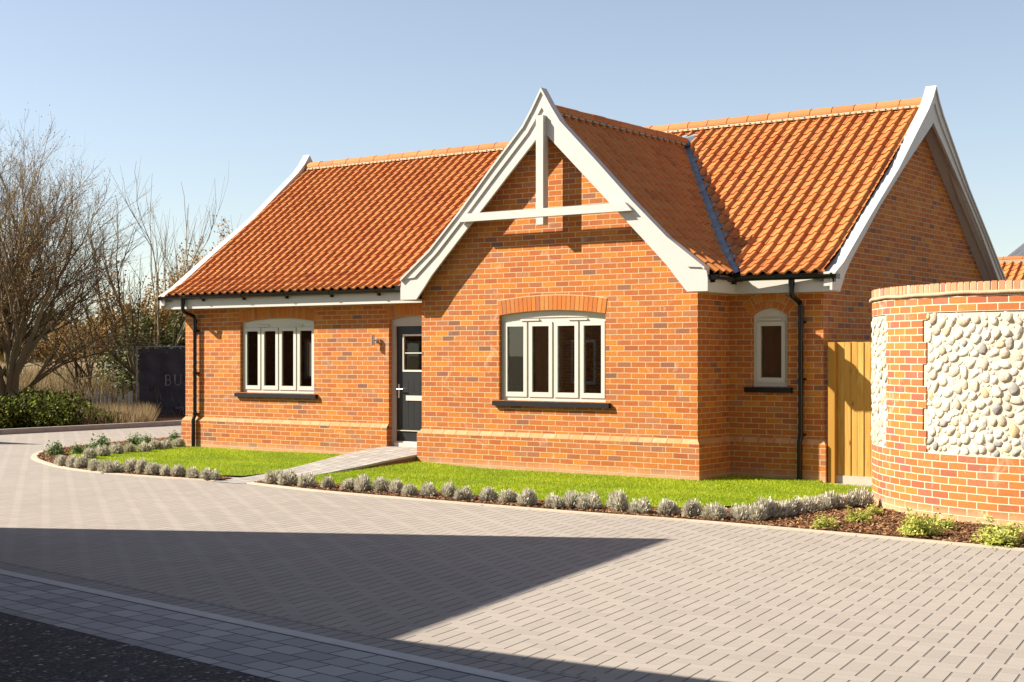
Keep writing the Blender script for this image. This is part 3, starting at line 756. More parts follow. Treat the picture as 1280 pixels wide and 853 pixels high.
def tiles(u0,u1,prof,pos,keep=None,tw=TW,ga=GA,seed=1,nx=TS):
    """pos(u,run,z)->xyz"""
    mb=MB(); base,L=slope_sampler(prof); r=random.Random(seed)
    nu=math.ceil((u1-u0)/tw); nv=math.ceil(L/ga)
    for j in range(nv):
        for i in range(nu):
            ua=u0+i*tw
            s0=j*ga; s1=min(L,s0+ga+.012)
            if keep and not keep(ua+tw/2,(base((s0+s1)/2))[0]): continue
            t=min(1,max(0,r.gauss(.45,.24))); jl=r.uniform(-.003,.004); ja=r.uniform(-.002,.002); js=r.uniform(-.004,.004)
            r0,z0,n0,m0=base(max(0,s0+js)); r1,z1,n1,m1=base(s1)
            b=len(mb.v); K=len(nx)
            top=[];bot=[];edge=[]
            for tt in nx:
                u=min(ua+tt*tw,u1+.01); h=tile_h(tt)+ja*tt
                hl=h+.035+jl; hh=h+.016
                bot.append(pos(u,r0+n0*hl,z0+m0*hl)); top.append(pos(u,r1+n1*hh,z1+m1*hh))
                he=h+.010; edge.append(pos(u,r0+n0*he,z0+m0*he))
            mb.v.extend(edge); mb.v.extend(bot); mb.v.extend(top)
            for k in range(K-1):
                mb.f.append((b+k,b+k+1,b+K+k+1,b+K+k)); mb.f.append((b+K+k,b+K+k+1,b+2*K+k+1,b+2*K+k))
                mb.uv.extend([[(0,0)]*4]*2); mb.t.extend([t,t]); mb.mi.extend([0,0])
    return mb
def clip(o, planes):
    bm=bmesh.new(); bm.from_mesh(o.data)
    for co,no in planes:   # removes the side the normal points to
        bmesh.ops.bisect_plane(bm, geom=bm.verts[:]+bm.edges[:]+bm.faces[:], plane_co=co, plane_no=no, clear_outer=True)
    bm.to_mesh(o.data); bm.free()
def set_smooth(o):
    # smooth across a tile, sharp at the tile's front edge
    for p in o.data.polygons: p.use_smooth=True
    md=o.modifiers.new('es','EDGE_SPLIT'); md.split_angle=math.radians(40)
EY=.60; XA,XB=-11.03,1.53
prof_f=[(EY-.04,g_main(EY-.04)),(RY-3.15,g_main(RY-3.15)),(RY,g_main(RY))]
pos_f=lambda u,r,z:(u,r,z); pos_b=lambda u,r,z:(u,2*RY-r,z)
roof=MB(); 
for s in (0,1):
    ps=[pos_f,pos_b][s]
    for (r0,z0),(r1,z1) in zip(prof_f,prof_f[1:]): roof.face([ps(XA,r0,z0),ps(XB,r0,z0),ps(XB,r1,z1),ps(XA,r1,z1)])
for sgn in (-1,1):
    for d0,d1 in ((2.57,2.0),(2.0,0)): roof.face([(GC+sgn*d0,-.10,f_blk(d0)),(GC+sgn*d1,-.10,f_blk(d1)),(GC+sgn*d1,4.0,f_blk(d1)),(GC+sgn*d0,4.0,f_blk(d0))])
rf=roof.build('roof','deck',house,label='red clay pantile roof with lead valleys')
VA=(0,3.85); VB=(2.57,.60)
vn=Vector((VB[1]-VA[1], -(VB[0]-VA[0]))).normalized()   # perpendicular in (dx,y)
vdir=Vector((VB[0]-VA[0],VB[1]-VA[1])).normalized()
nrm=Vector((-vdir.y,vdir.x))           # points to larger dx / larger y
if nrm.y<0: nrm=-nrm
GP=.052
def side(dx,y): return (dx-VA[0])*nrm.x+(y-VA[1])*nrm.y
# main front slope: three tile runs that share one phase
o=tiles(XA,XB,prof_f,pos_f,keep=lambda u,r: side(abs(u-GC),r)>-.35 and u>GC, seed=3).build('pantiles','pantile',rf)
clip(o,[((GC+nrm.x*GP,VA[1]+nrm.y*GP,0),(-nrm.x,-nrm.y,0))]); set_smooth(o)
o=tiles(XA,XB,prof_f,pos_f,keep=lambda u,r: side(abs(u-GC),r)>-.35 and u<=GC, seed=4).build('pantiles','pantile',rf)
clip(o,[((GC-nrm.x*GP,VA[1]+nrm.y*GP,0),(nrm.x,-nrm.y,0))]); set_smooth(o)
o=tiles(XA,XB,prof_f,pos_b,seed=5,nx=[0,.2,.43,.55,.64,.73,.85,1.0]).build('pantiles','pantile',rf); set_smooth(o)
prof_g=[(2.60,f_blk(2.60)),(2.0,f_blk(2.0)),(0,f_blk(0))]
def neg(base): return base
for sgn in (1,-1):
    pr=[(-r,z) for r,z in prof_g]        # run increases towards the ridge
    ps=(lambda u,r,z: (GC-r,u,z)) if sgn>0 else (lambda u,r,z:(GC+r,u,z))
    o=tiles(-.085,3.95,pr,ps,keep=lambda u,r: side(-r,u)<.35,seed=8+sgn).build('pantiles','pantile',rf)
    clip(o,[((GC-sgn*nrm.x*GP,VA[1]-nrm.y*GP,0),(sgn*nrm.x,nrm.y,0))]); set_smooth(o)
# lead valleys
for sgn in (1,-1):
    mb=MB(); K=26
    for k in range(K):
        q=[]
        for kk in (k,k+1):
            s=kk/K; dx=VA[0]+(VB[0]-VA[0])*s; y=VA[1]+(VB[1]-VA[1])*s
            row=[]
            for o_ in (-.11,-.05,0,.05,.11):
                xx=dx+nrm.x*o_; yy=y+nrm.y*o_
                zz=max(f_blk(xx),g_main(yy))+.022+(abs(o_)*.12)+.004*math.sin(kk*2.1)
                row.append((GC+sgn*xx,yy,zz))
            q.append(row)
        for c in range(4): mb.face([q[0][c],q[0][c+1],q[1][c+1],q[1][c]])
    mb.build('valley_lead','lead',rf,smooth=True)
# lead saddle where the small ridge dies into the main slope
mb=MB(); mb.idx([(GC-.16,3.70,5.02),(GC+.16,3.70,5.02),(GC+.20,4.02,5.26),(GC-.20,4.02,5.26),(GC,3.70,5.14),(GC,4.06,5.27)],[(0,4,5,3),(4,1,2,5)]); mb.build('saddle_lead','lead',rf)
# bedding under the tiles along the verges
for xa,xb in ((XB-.10,XB+.006),(XA-.006,XA+.10)):
    mb=MB()
    for (r0,z0),(r1,z1) in zip(prof_f,prof_f[1:]):
        for ps in (pos_f,pos_b):
            mb.face([ps(xa,r0+.02,z0+.034),ps(xb,r0+.02,z0+.034),ps(xb,r1,z1+.034),ps(xa,r1,z1+.034)])
            mb.face([ps(xa,r0+.02,z0-.02),ps(xb,r0+.02,z0-.02),ps(xb,r0+.02,z0+.034),ps(xa,r0+.02,z0+.034)])
    mb.build('verge_bedding','pantile',rf)
# ridge tiles on bedding mortar
def ridge(a,b,zt,r=.125,seg=.36,seed=1):
    a=Vector(a); b=Vector(b); d=(b-a).normalized(); sd=Vector((-d.y,d.x,0)); L=(b-a).length; n=round(L/seg); rr=random.Random(seed)
    mb=MB(); mo=MB(); sl=mo; K=10
    for k in range(n):
        p=a+d*(L*k/n); q=a+d*(L*(k+1)/n-.012); t=rr.random(); dz=rr.uniform(-.004,.004); c0=[];c1=[]
        for m in range(K+1):
            an=math.radians(180*m/K); off=sd*math.cos(an)*r*1.0; h=math.sin(an)*.118
            c0.append(p+off+Vector((0,0,zt-.118+h+dz))); c1.append(q+off+Vector((0,0,zt-.118+h+dz+.003)))
        for m in range(K): mb.face([c0[m],c0[m+1],c1[m+1],c1[m]],t=t)
        mb.face(c0,t=t); mb.face(list(reversed(c1)),t=t)
    for s in (-1,1):
        o0=sd*s*(r*.93); o1=sd*s*(r+.035)
        n2=int(L/.093)
        for k in range(n2):
            p=a+d*(L*k/n2); q=a+d*(L*(k+1)/n2); w0=rr.uniform(-.004,.004)
            mo.face([p+o0+Vector((0,0,zt-.116)),q+o0+Vector((0,0,zt-.116)),q+o1+Vector((0,0,zt-.163+w0*.5)),p+o1+Vector((0,0,zt-.163+w0*.5))])
        k=TW*.15
        while k<L-.05:     # clay slips: small dark slots above each pan
            c=a+d*k+sd*s*(r+.018)+Vector((0,0,zt-.146)); sl.obox(c,d*.010,sd*.012,Vector((0,0,.009)),m=1); k+=TW
    core=[(-r*.9,-.18),(r*.9,-.18),(r*.9,-.10),(0,-.02),(-r*.9,-.10)]
    mo.sweep(core,a+Vector((0,0,zt)),b+Vector((0,0,zt)),sd,(0,0,1))
    o=mb.build('ridge_tiles','ridge',rf); 
    for p in o.data.polygons: p.use_smooth=False
    mo.build('ridge_bedding',['ridge_mortar','deck'],rf)
ridge((XA,RY,0),(XB,RY,0),5.505,seed=2)
ridge((GC,-.09,0),(GC,3.86,0),5.195,seed=3)

# ------------------------------------------------------------------ bargeboards
def barge(pairs, pos, d_face, cap_w, name, parent):
    """pairs of (top,inner) points given as (h,z); pos(h,z,d) with d measured outward; built on both sides of the ridge"""
    mb=MB(); cp=MB(); up=MB()
    for sgn in (-1,1):
        for (t0,i0),(t1,i1) in zip(pairs,pairs[1:]):
            P8=[pos(sgn*h,z,dd) for dd in (d_face-.035,d_face) for (h,z) in (i0,t0,t1,i1)]
            mb.hexa(P8)
            m0=(t0[0]+(i0[0]-t0[0])*.46,t0[1]+(i0[1]-t0[1])*.46); m1=(t1[0]+(i1[0]-t1[0])*.46,t1[1]+(i1[1]-t1[1])*.46)
            if t1[1]>2.6 and t1[0]-t0[0]>.12 or t0[0]<.3: up.hexa([pos(sgn*h,z,dd) for dd in (d_face,d_face+.022) for (h,z) in (m0,t0,t1,m1)])
            # capping
            if t1[1]>2.6 and (t1[0]-t0[0]>.12 or t0[0]<.3):
                a=Vector((t0[0],t0[1])); b=Vector((t1[0],t1[1])); dd=(b-a).normalized(); nn=Vector((dd.y*-1,dd.x)); 
                if nn.y<0: nn=-nn
                th=.028
                f0=(a.x,a.y); f1=(b.x,b.y); g0=(a.x,a.y-th/max(.3,nn.y)); g1=(b.x,b.y-th/max(.3,nn.y))
                cp.hexa([pos(sgn*h,z+.004,q) for q in (d_face-cap_w,d_face+.045) for (h,z) in (g0,f0,f1,g1)])
                h0=(a.x,a.y-.15/max(.3,nn.y)); h1=(b.x,b.y-.15/max(.3,nn.y))
                cp.hexa([pos(sgn*h,z+.002,q) for q in (d_face-cap_w+.003,d_face-.037) for (h,z) in (h0,g0,g1,h1)])
    o=mb.build(name,'white',parent); u=up.build('upper_board','white',o); c=cp.build('capping','white',o)
    bevel(u,.003)
    return o
pf=[((0,5.39),(0,4.80)),((.17,5.11),(.09,4.71)),((.32,4.89),(.16,4.64)),((.90,4.31),(.60,4.21)),((1.46,3.735),(1.11,3.71)),((2.01,3.21),(1.71,3.12)),((2.56,2.80),(1.99,2.84)),((2.585,2.66),(2.12,2.68)),((2.585,2.495),(2.28,2.495))]
bf=barge(pf,lambda h,z,d:(GC+h,-d,z),.20,.10,'front_bargeboard',house); bf['label']='cream swept bargeboard of the front gable'
pm=[((0,5.66),(0,5.12)),((.14,5.46),(.09,5.05)),((.32,5.27),(.2,4.98)),((1.52,4.27),(1.25,4.29)),((2.54,3.54),(2.1,3.70)),((3.46,2.86),(3.12,2.90)),((3.72,2.72),(3.30,2.72)),((3.72,2.50),(3.46,2.50))]
b1=barge(pm,lambda h,z,d:(BX1+d,RY+h,z),.275,.12,'right_bargeboard',house); b1['label']='cream bargeboard of the shaded right gable'
b2=barge(pm,lambda h,z,d:(BX0-d,RY+h,z),.275,.12,'left_bargeboard',house); b2['label']='cream bargeboard at the far left end of the roof'
# verge soffits
sf=MB()
for xa,xb in ((BX1,BX1+.26),(BX0-.26,BX0)):
    for s in (-1,1):
        for r0,r1 in ((0,3.15),(3.15,3.70)):
            za,zb=g_main(RY-r0)-.10,g_main(RY-r1)-.10
            sf.face([(xa,RY+s*r0,za),(xb,RY+s*r0,za),(xb,RY+s*r1,zb),(xa,RY+s*r1,zb)])
for s in (-1,1):
    for r0,r1 in ((0,2.0),(2.0,2.57)):
        za,zb=f_blk(r0)-.10,f_blk(r1)-.10
        sf.face([(GC+s*r0,0,za),(GC+s*r0,-.18,za),(GC+s*r1,-.18,zb),(GC+s*r1,0,zb)])
# eaves soffits, main front left/right, block sides, back
sf.box(BX0-.24,GX0-.24,EY+.03,BY0,2.49,2.505); sf.box(GX1+.24,BX1+.24,EY+.03,BY0,2.49,2.505); sf.box(BX0-.24,BX1+.24,BY1,2*RY-EY-.03,2.49,2.505)
sf.box(GX1,GX1+.24,-.165,BY0,2.488,2.503); sf.box(GX0-.24,GX0,-.165,BY0,2.488,2.503)
sf.build('soffit','white',house)
for q in ((BX0-.24,GX0-.25,EY+.0,EY+.02),(GX1+.25,BX1+.24,EY+.0,EY+.02),(BX0-.24,BX1+.24,2*RY-EY-.02,2*RY-EY),(GX1+.23,GX1+.25,-.165,EY),(GX0-.25,GX0-.23,-.165,EY)):
    fa=MB(); fa.box(*q,2.485,2.70); bevel(fa.build('fascia','white',house),.003)
# collar beam and king post on the front gable
cb=MB(); cb.hexa([(GC-1.42,-.29,3.59),(GC+1.50,-.29,3.59),(GC+1.50,-.22,3.59),(GC-1.42,-.22,3.59),(GC-1.31,-.29,3.705),(GC+1.39,-.29,3.705),(GC+1.39,-.22,3.705),(GC-1.31,-.22,3.705)])
bevel(cb.build('collar_beam','white',house),.004)
kp=MB(); kp.box(GC-.055,GC+.065,-.282,-.16,3.48,5.0); bevel(kp.build('king_post','white',house),.004)

# ------------------------------------------------------------------ gutters and downpipes
def gutter(mb, a, b, out):
    """a,b at the fascia face, z = top of gutter; out = unit vector away from the wall"""
    o=Vector(out); prof=[]
    R=.058
    for k in range(9): an=math.pi*k/8; prof.append((R+R*math.cos(math.pi-an)+.004, -R*math.sin(an)))
    r2=R-.004
    for k in range(9): an=math.pi*(8-k)/8; prof.append((R+r2*math.cos(math.pi-an)+.004, -r2*math.sin(an)))
    mb.sweep(prof,a,b,o,(0,0,1))
    d=(Vector(b)-Vector(a)); L=d.length; d.normalize(); n=max(1,int(L/.9))
    disc=[(R+R*math.cos(2*math.pi*k/16+.1)*1.0+.004, min(0,-R*math.sin(2*math.pi*k/16))) for k in range(16)]
    for e,sg in ((a,-1),(b,1)):
        mb.obox(Vector(e)+o*(R+.004)+Vector((0,0,-R*.5)), d*.006, o*(R+.004), Vector((0,0,R*.5+.004)))
    for k in range(n+1):
        p=Vector(a)+d*min(L-.06,(.06+(L-.12)*k/n))
        mb.obox(p+o*.03+Vector((0,0,-.075)), d*.014, o*.03, Vector((0,0,.022)))
        mb.tube([p+o*.004+Vector((0,0,-.01)),p+o*.03+Vector((0,0,-.055)),p+o*(R+.004)+Vector((0,0,-R-.006)),p+o*(2*R-.01)+Vector((0,0,-.045)),p+o*(2*R+.012)+Vector((0,0,.006))],.008,6)
ZG=2.705
g=MB(); gutter(g,(-11.14,EY,ZG),(GX0-.27,EY,ZG),(0,-1,0)); g.build('gutter','black',house)
g=MB(); gutter(g,(GX1+.25,EY-.12,ZG-.006),(BX1+.345,EY,ZG-.004),(0,-1,0)); gutter(g,(GX1+.25,-.165,ZG),(GX1+.25,EY-.04,ZG-.002),(1,0,0)); g.build('gutter','black',house)
g=MB(); gutter(g,(GX0-.25,-.165,ZG),(GX0-.25,EY-.08,ZG-.002),(-1,0,0)); g.build('gutter','black',house)
g=MB(); gutter(g,(-11.14,2*RY-EY,ZG),(BX1+.345,2*RY-EY,ZG),(0,1,0)); g.build('gutter','black',house)
def downpipe(x, label):
    yw=BY0-.065; g=MB(); yo=EY-.062
    g.tube([(x,yo,2.645),(x,yo,2.56)],.042,14); g.tube([(x,yo,2.58),(x,yo,2.47),(x,yo+.03,2.43),(x,yw-.03,2.36),(x,yw,2.31),(x,yw,2.27)],.034,14)
    g.tube([(x,yw,2.30),(x,yw,.66)],.034,14); g.tube([(x,yw,2.31),(x,yw,2.23)],.041,14)
    g.tube([(x,yw,.68),(x,yw-.0,.60),(x,yw-.035,.52),(x,yw-.035,.44),(x,yw-.035,.01)],.034,14)
    for z,yy in ((2.1,yw),(1.35,yw),(.62,yw)):
        g.tube([(x,yy,z-.02),(x,yy,z+.02)],.040,14); g.box(x-.055,x+.055,yy+.03,BY0+.01,z-.012,z+.012)
    return g.build('downpipe','black',house,label=label,smooth=False)
downpipe(-10.56,'black downpipe at the left corner'); downpipe(1.085,'black downpipe right of the narrow window')

# ------------------------------------------------------------------ curved brick and flint garden wall
gw=thing('garden_wall','curved brick garden wall with pale flint panels and brick-on-edge top','garden wall',(0,0,0))
WC=(5.19,-.19); WR=2.53; TH=.22
A0,A1=150,262
def wp(s,z,out):
    """s = arc length from angle A0; beyond A1 the wall runs straight on"""
    La=WR*math.radians(A1-A0)
    if s<=La:
        a=math.radians(A0)+s/WR; r=WR+out; return (WC[0]+r*math.cos(a),WC[1]+r*math.sin(a),z)
    a=math.radians(A1); bx=WC[0]+(WR+out)*math.cos(a); by=WC[1]+(WR+out)*math.sin(a); t=(-math.sin(a),math.cos(a)); d=s-La
    return (bx+t[0]*d,by+t[1]*d,z)
def arc_s(deg): return WR*math.radians(deg-A0)
S1=arc_s(A1)+3.0
ns=int(S1/.09); mb=MB()
ZB0,ZB1=.675,2.10          # flint panel bottom and top
ztop=2.27
piers=[(arc_s(221.5),arc_s(237.0))]
for k in range(ns):
    a=S1*k/ns; b=S1*(k+1)/ns
    for z0,z1 in ((-.15,ZB0),(ZB0,ZB1),(ZB1,ztop)):
        mid=(a+b)/2
        pan=(z0==ZB0 and mid<arc_s(262)+1.9)
        if pan: out=-.014
        else: out=0
        mb.face([wp(a,z0,out),wp(b,z0,out),wp(b,z1,out),wp(a,z1,out)],uv=[(a,z0),(b,z0),(b,z1),(a,z1)], m=1 if pan else 0)
    mb.face([wp(a,ZB0,-.014),wp(b,ZB0,-.014),wp(b,ZB0,0),wp(a,ZB0,0)],m=1)
    mb.face([wp(b,-.15,-TH),wp(a,-.15,-TH),wp(a,ztop,-TH),wp(b,ztop,-TH)],uv=[(b,-.15),(a,-.15),(a,ztop),(b,ztop)])
mb.face([wp(0,-.15,0),wp(0,-.15,-TH),wp(0,ztop,-TH),wp(0,ztop,0)])
mb.build('wall_body',['brick_wall2','mortar_pale'],gw)
# toothed brick piers between the panels
pr=MB()
nrow=int(round((ZB1-ZB0)/.075)); rowh=.075
piers=[(arc_s(222.5),arc_s(238.5)),(arc_s(262)+1.6,arc_s(262)+2.2)]
for (pa,pb) in piers:
    for r_ in range(nrow):
        tooth = .055 if (r_//3)%2==0 else 0
        a=pa-tooth; b=pb+tooth; z0=ZB0+rowh*r_; z1=z0+rowh; K=10
        # snap to the brick pattern by mapping uv directly
        for k in range(K):
            p=a+(b-a)*k/K; q=a+(b-a)*(k+1)/K
            pr.face([wp(p,z0,.001),wp(q,z0,.001),wp(q,z1,.001),wp(p,z1,.001)],uv=[(p,.675+.075*r_),(q,.675+.075*r_),(q,.75+.075*r_),(p,.75+.075*r_)])
        for u in (a,b): pr.face([wp(u,z0,.001),wp(u,z0,-.036),wp(u,z1,-.036),wp(u,z1,.001)])
        pr.face([wp(a,z0,.001),wp(b,z0,.001),wp(b,z0,-.03),wp(a,z0,-.03)]); pr.face([wp(a,z1,.001),wp(b,z1,.001),wp(b,z1,-.03),wp(a,z1,-.03)])
pr.build('brick_pier','brick_wall2',gw)
# flint panels: knapped and rounded stones set in mortar
def ico():
    bm=bmesh.new(); bmesh.ops.create_icosphere(bm,subdivisions=2,radius=1); v=[x.co.copy() for x in bm.verts]; f=[[q.index for q in p.verts] for p in bm.faces]; bm.free(); return v,f
IV,IF=ico()
def flints(name,sa,sb,label):
    mb=MB(); pts=[]
    r=random.Random(int(sa*100)+5)
    tries=0; zlo,zhi=ZB0+.03,ZB1-.03
    for want in (.056,.047,.038,.029,.021,.015):
        for _ in range(2600):
            s=r.uniform(sa+.01,sb-.01); z=r.uniform(zlo,zhi); R_=want*r.uniform(.85,1.2)
            # ellipse stones; treat as discs with slight squash
            if s-R_*.9<sa or s+R_*.9>sb or z-R_*.8<ZB0 or z+R_*.8>ZB1: continue
            ok=True
            for (s2,z2,R2) in pts:
                if (s-s2)**2+(z-z2)**2<((R_+R2)*.86)**2: ok=False;break
            if ok: pts.append((s,z,R_))
    for (s,z,R_) in pts:
        an=r.uniform(0,math.pi); e1=R_*r.uniform(.95,1.22); e2=R_*r.uniform(.72,.95); dep=R_*r.uniform(.30,.48)
        ca,sa_=math.cos(an),math.sin(an); ph=[r.uniform(0,6.28) for _ in range(3)]
        vs=[]
        for v in IV:
            k=1+.13*math.sin(3*v.x+ph[0])+.11*math.sin(4*v.y+ph[1])+.08*math.sin(5*v.z+ph[2])
            x=v.x*e1*k; y=v.y*e2*k; o=v.z*dep*k
            vs.append(wp(s+x*ca-y*sa_, z+x*sa_+y*ca, -.016+o))
        mb.idx(vs,IF,t=r.random())
    o=mb.build(name,'flint',gw,smooth=True,label=label); return o
flints('flint_panel',arc_s(172),piers[0][0]-.03,'narrow flint panel at the left turn of the curved wall')
flints('flint_panel',piers[0][1]+.03,piers[1][0]-.02,'wide flint panel facing the road')
# creasing of rough mortar and the brick-on-edge coping
mb=MB(); K=int(S1/.03); ri=random.Random(9)
pts=[Vector(wp(S1*k/K,ztop+.012+.003*math.sin(k*.31)+.003*math.sin(k*.13+1),.012+.003*math.sin(k*.9))) for k in range(K+1)]
mb.tube(pts,.020,8); mb.build('mortar_fillet','ridge_mortar',gw,smooth=True)
mb=MB(); K=int(S1/.075)
for k in range(K):
    a=S1*k/K+.008; b=S1*(k+1)/K-.008; z0=ztop+.012; z1=2.39+ri.uniform(-.003,.003); o_=ri.uniform(-.003,.003); t=ri.random()
    mb.hexa([wp(a,z0,.004+o_),wp(b,z0,.004+o_),wp(b,z0,-TH-.004),wp(a,z0,-TH-.004),wp(a,z1,.004+o_),wp(b,z1,.004+o_),wp(b,z1,-TH-.004),wp(a,z1,-TH-.004)],t=t)
cpg=MB()
for k in range(ns):
    a=S1*k/ns; b=S1*(k+1)/ns
    cpg.hexa([wp(a,ztop,-.001),wp(b,ztop,-.001),wp(b,ztop,-TH+.001),wp(a,ztop,-TH+.001),wp(a,2.382,-.001),wp(b,2.382,-.001),wp(b,2.382,-TH+.001),wp(a,2.382,-TH+.001)])
cp=mb.build('coping','coping',gw); bevel(cp,.003,1); cpg.build('coping_mortar','mortar_pale',gw)

# ------------------------------------------------------------------ timber fence between house and wall
fn=thing('timber_fence','tall new timber board fence between the house and the curved wall','fence',(1.445,.95,-.05))
fd=Vector((1,0,0)); fnn=Vector((fd.y,-fd.x,0))   # towards the viewer
f=MB(); f.obox(Vector((.045,0,.94))+fnn*.03, fd*.045, fnn*.05, Vector((0,0,.945)), t=.9); bevel(f.build('post','timber',fn),.004)
u=.095; k=0
while u<1.42:
    f=MB(); c=fd*(u+.05)+fnn*(.004 if k%2 else 0.0)+Vector((0,0,1.02))
    f.obox(c, fd*.049+fnn*.004, fnn*.009, Vector((0,0,.865+rnd.uniform(-.004,.004))), t=rnd.choice([0,.05,.12,.2,.32])); f.build('board','timber',fn); u+=.088; k+=1
f=MB(); f.obox(fd*.76+fnn*.008+Vector((0,0,.075)), fd*.67, fnn*.016, Vector((0,0,.078))); f.build('gravel_board','stake',fn)
f=MB(); 
for z in (.4,1.05,1.7): f.obox(fd*.76-fnn*.035+Vector((0,0,z)), fd*.7, fnn*.022, Vector((0,0,.04)),t=.5)
f.build('rail','timber',fn)

# ------------------------------------------------------------------ plants in the beds
def leafblob(mb, n, rx, rz, mode, r):
    for _ in range(n):
        if mode=='silver':
            a=r.uniform(0,6.283); el=math.acos(r.uniform(.02,1)); d=Vector((math.cos(a)*math.sin(el),math.sin(a)*math.sin(el),math.cos(el)))
            k=r.uniform(.45,1.0); p=Vector((d.x*rx*k,d.y*rx*k,d.z*rz*k)); q=p+(d+Vector((0,0,.5))+Vector((r.gauss(0,.25),r.gauss(0,.25),r.gauss(0,.2)))).normalized()*r.uniform(.03,.055)
            wd=r.uniform(.004,.007); s=(q-p).cross(Vector((r.gauss(0,1),r.gauss(0,1),r.gauss(0,1)))).normalized()*wd
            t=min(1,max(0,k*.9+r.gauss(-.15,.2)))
            b=len(mb.v); mb.v.extend([tuple(p-s),tuple(p+s),tuple(q+s*.6),tuple(q-s*.6)]); mb.f.append((b,b+1,b+2,b+3)); mb.uv.append([(0,0)]*4); mb.t.append(t); mb.mi.append(0)
        else:
            a=r.uniform(0,6.283); el=math.acos(r.uniform(-.05,1)); d=Vector((math.cos(a)*math.sin(el),math.sin(a)*math.sin(el),math.cos(el)))
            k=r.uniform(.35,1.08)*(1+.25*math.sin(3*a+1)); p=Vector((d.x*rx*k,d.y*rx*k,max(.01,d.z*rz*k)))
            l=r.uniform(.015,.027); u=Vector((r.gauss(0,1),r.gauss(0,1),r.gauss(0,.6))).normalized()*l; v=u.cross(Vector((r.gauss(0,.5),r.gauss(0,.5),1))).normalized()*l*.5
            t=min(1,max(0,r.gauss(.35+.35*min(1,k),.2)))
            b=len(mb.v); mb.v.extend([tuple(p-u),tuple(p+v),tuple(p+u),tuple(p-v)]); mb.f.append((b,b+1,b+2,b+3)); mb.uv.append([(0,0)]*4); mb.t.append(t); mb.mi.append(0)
silver=[]
for q in range(5):
    r=random.Random(40+q); mb=MB()
    for _b in range(5+q):     # several tufts grown together
        m2=MB(); leafblob(m2,210,.052+.010*r.random(),.085+.04*r.random(),'silver',r); ox,oy=r.gauss(0,.036),r.gauss(0,.036)
        m2.v=[(a+ox,b_+oy,c_) for a,b_,c_ in m2.v]; nb_=len(mb.v); mb.v+=m2.v; mb.f+=[tuple(i_+nb_ for i_ in f_) for f_ in m2.f]; mb.uv+=m2.uv; mb.t+=m2.t; mb.mi+=m2.mi
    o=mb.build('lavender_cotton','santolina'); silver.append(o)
used=set()
ORD=['first','second','third','fourth','fifth','sixth','seventh','eighth','ninth','tenth','eleventh','twelfth','thirteenth','fourteenth','fifteenth','sixteenth','seventeenth','eighteenth','nineteenth','twentieth','twenty-first','twenty-second','twenty-third','twenty-fourth','twenty-fifth','twenty-sixth','twenty-seventh','twenty-eighth','twenty-ninth','thirtieth']
def place(protos, key, x, y, z, s, label, cat, group, rz=None):
    q=rnd.randrange(len(protos)); src=protos[q]
    if (key,q) not in used: used.add((key,q)); o=src
    else: o=src.copy(); COL.objects.link(o)
    o.location=(x,y,z); o.scale=(s*rnd.uniform(.92,1.1)*(.93 if key=='s' else 1),s*rnd.uniform(.92,1.1)*(.93 if key=='s' else 1),s*rnd.uniform(.88,1.12)*(1.16 if key=='s' else 1)); o.rotation_euler=(rnd.gauss(0,.06),rnd.gauss(0,.06),rnd.uniform(0,6.28) if rz is None else rz)
    o['label']=label; o['category']=cat; o['group']=group; return o
def ground_at(px,py,z=0.03):
    d=FPX*(CAMZ-z)/(py-444); r=(px-640)/FPX*d
    return CAMX+FW[0]*d+RT[0]*r, CAMY+FW[1]*d+RT[1]*r
G1='silver-leaved clumps edging the lawns'
def line_pts(pts,n,jit=.03):
    Ls=[math.hypot(b[0]-a[0],b[1]-a[1]) for a,b in zip(pts,pts[1:])]; T=sum(Ls); out=[]
    for k in range(n):
        d=T*k/(n-1) if n>1 else 0; i=0
        while i<len(Ls)-1 and d>Ls[i]: d-=Ls[i]; i+=1
        t=d/Ls[i]; out.append((pts[i][0]+(pts[i+1][0]-pts[i][0])*t+rnd.gauss(0,jit),pts[i][1]+(pts[i+1][1]-pts[i][1])*t+rnd.gauss(0,jit*.7)))
    return out
# front row right of the path: pixel columns / bases read off the photograph
row=[(346,605),(364,607),(388,609),(410,611),(435,613),(452,614),(476,615),(495,617),(513,620),(535,621),(560,622),(583,625),(611,627),(634,629),(658,632),(691,635),(716,636),(742,637),(774,639),(806,642),(834,644),(866,646),(893,649)]
for k,(px,py) in enumerate(row):
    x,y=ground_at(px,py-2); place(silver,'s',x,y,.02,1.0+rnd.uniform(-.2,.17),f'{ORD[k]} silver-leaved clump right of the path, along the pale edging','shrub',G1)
hedge=[(930,650),(943,651),(956,648),(969,647),(982,645),(995,643),(1006,641),(1017,639),(1028,637),(1039,636),(1052,635),(1064,634),(1076,634)]
for k,(px,py) in enumerate(hedge):
    x,y=ground_at(px,py-2); place(silver,'s',x,y,.015,1.0+rnd.uniform(-.12,.14),f'{ORD[k]} silver-leaved clump of the low hedge curving to the flint wall, from its left end','shrub',G1)
rowl=[(76,583),(90,585),(103,586),(118,589),(132,591),(146,591),(163,591),(178,592),(193,594),(207,595),(223,596),(241,598),(258,600)]
for k,(px,py) in enumerate(rowl):
    x,y=ground_at(px,py-2); place(silver,'s',x,y,.02,1.0+rnd.uniform(-.1,.1),f'{ORD[k]} silver-leaved clump in the near row of the left bed, from its tip','shrub',G1)
rowb=[(112,575),(130,572),(147,569),(163,567),(180,566),(194,564),(208,563),(224,561)]
for k,(px,py) in enumerate(rowb):
    x,y=ground_at(px,py-2); place(silver,'s',x,y,.02,1.05,f'{ORD[k]} silver-leaved clump in the far row of the left bed, from its tip','shrub',G1)
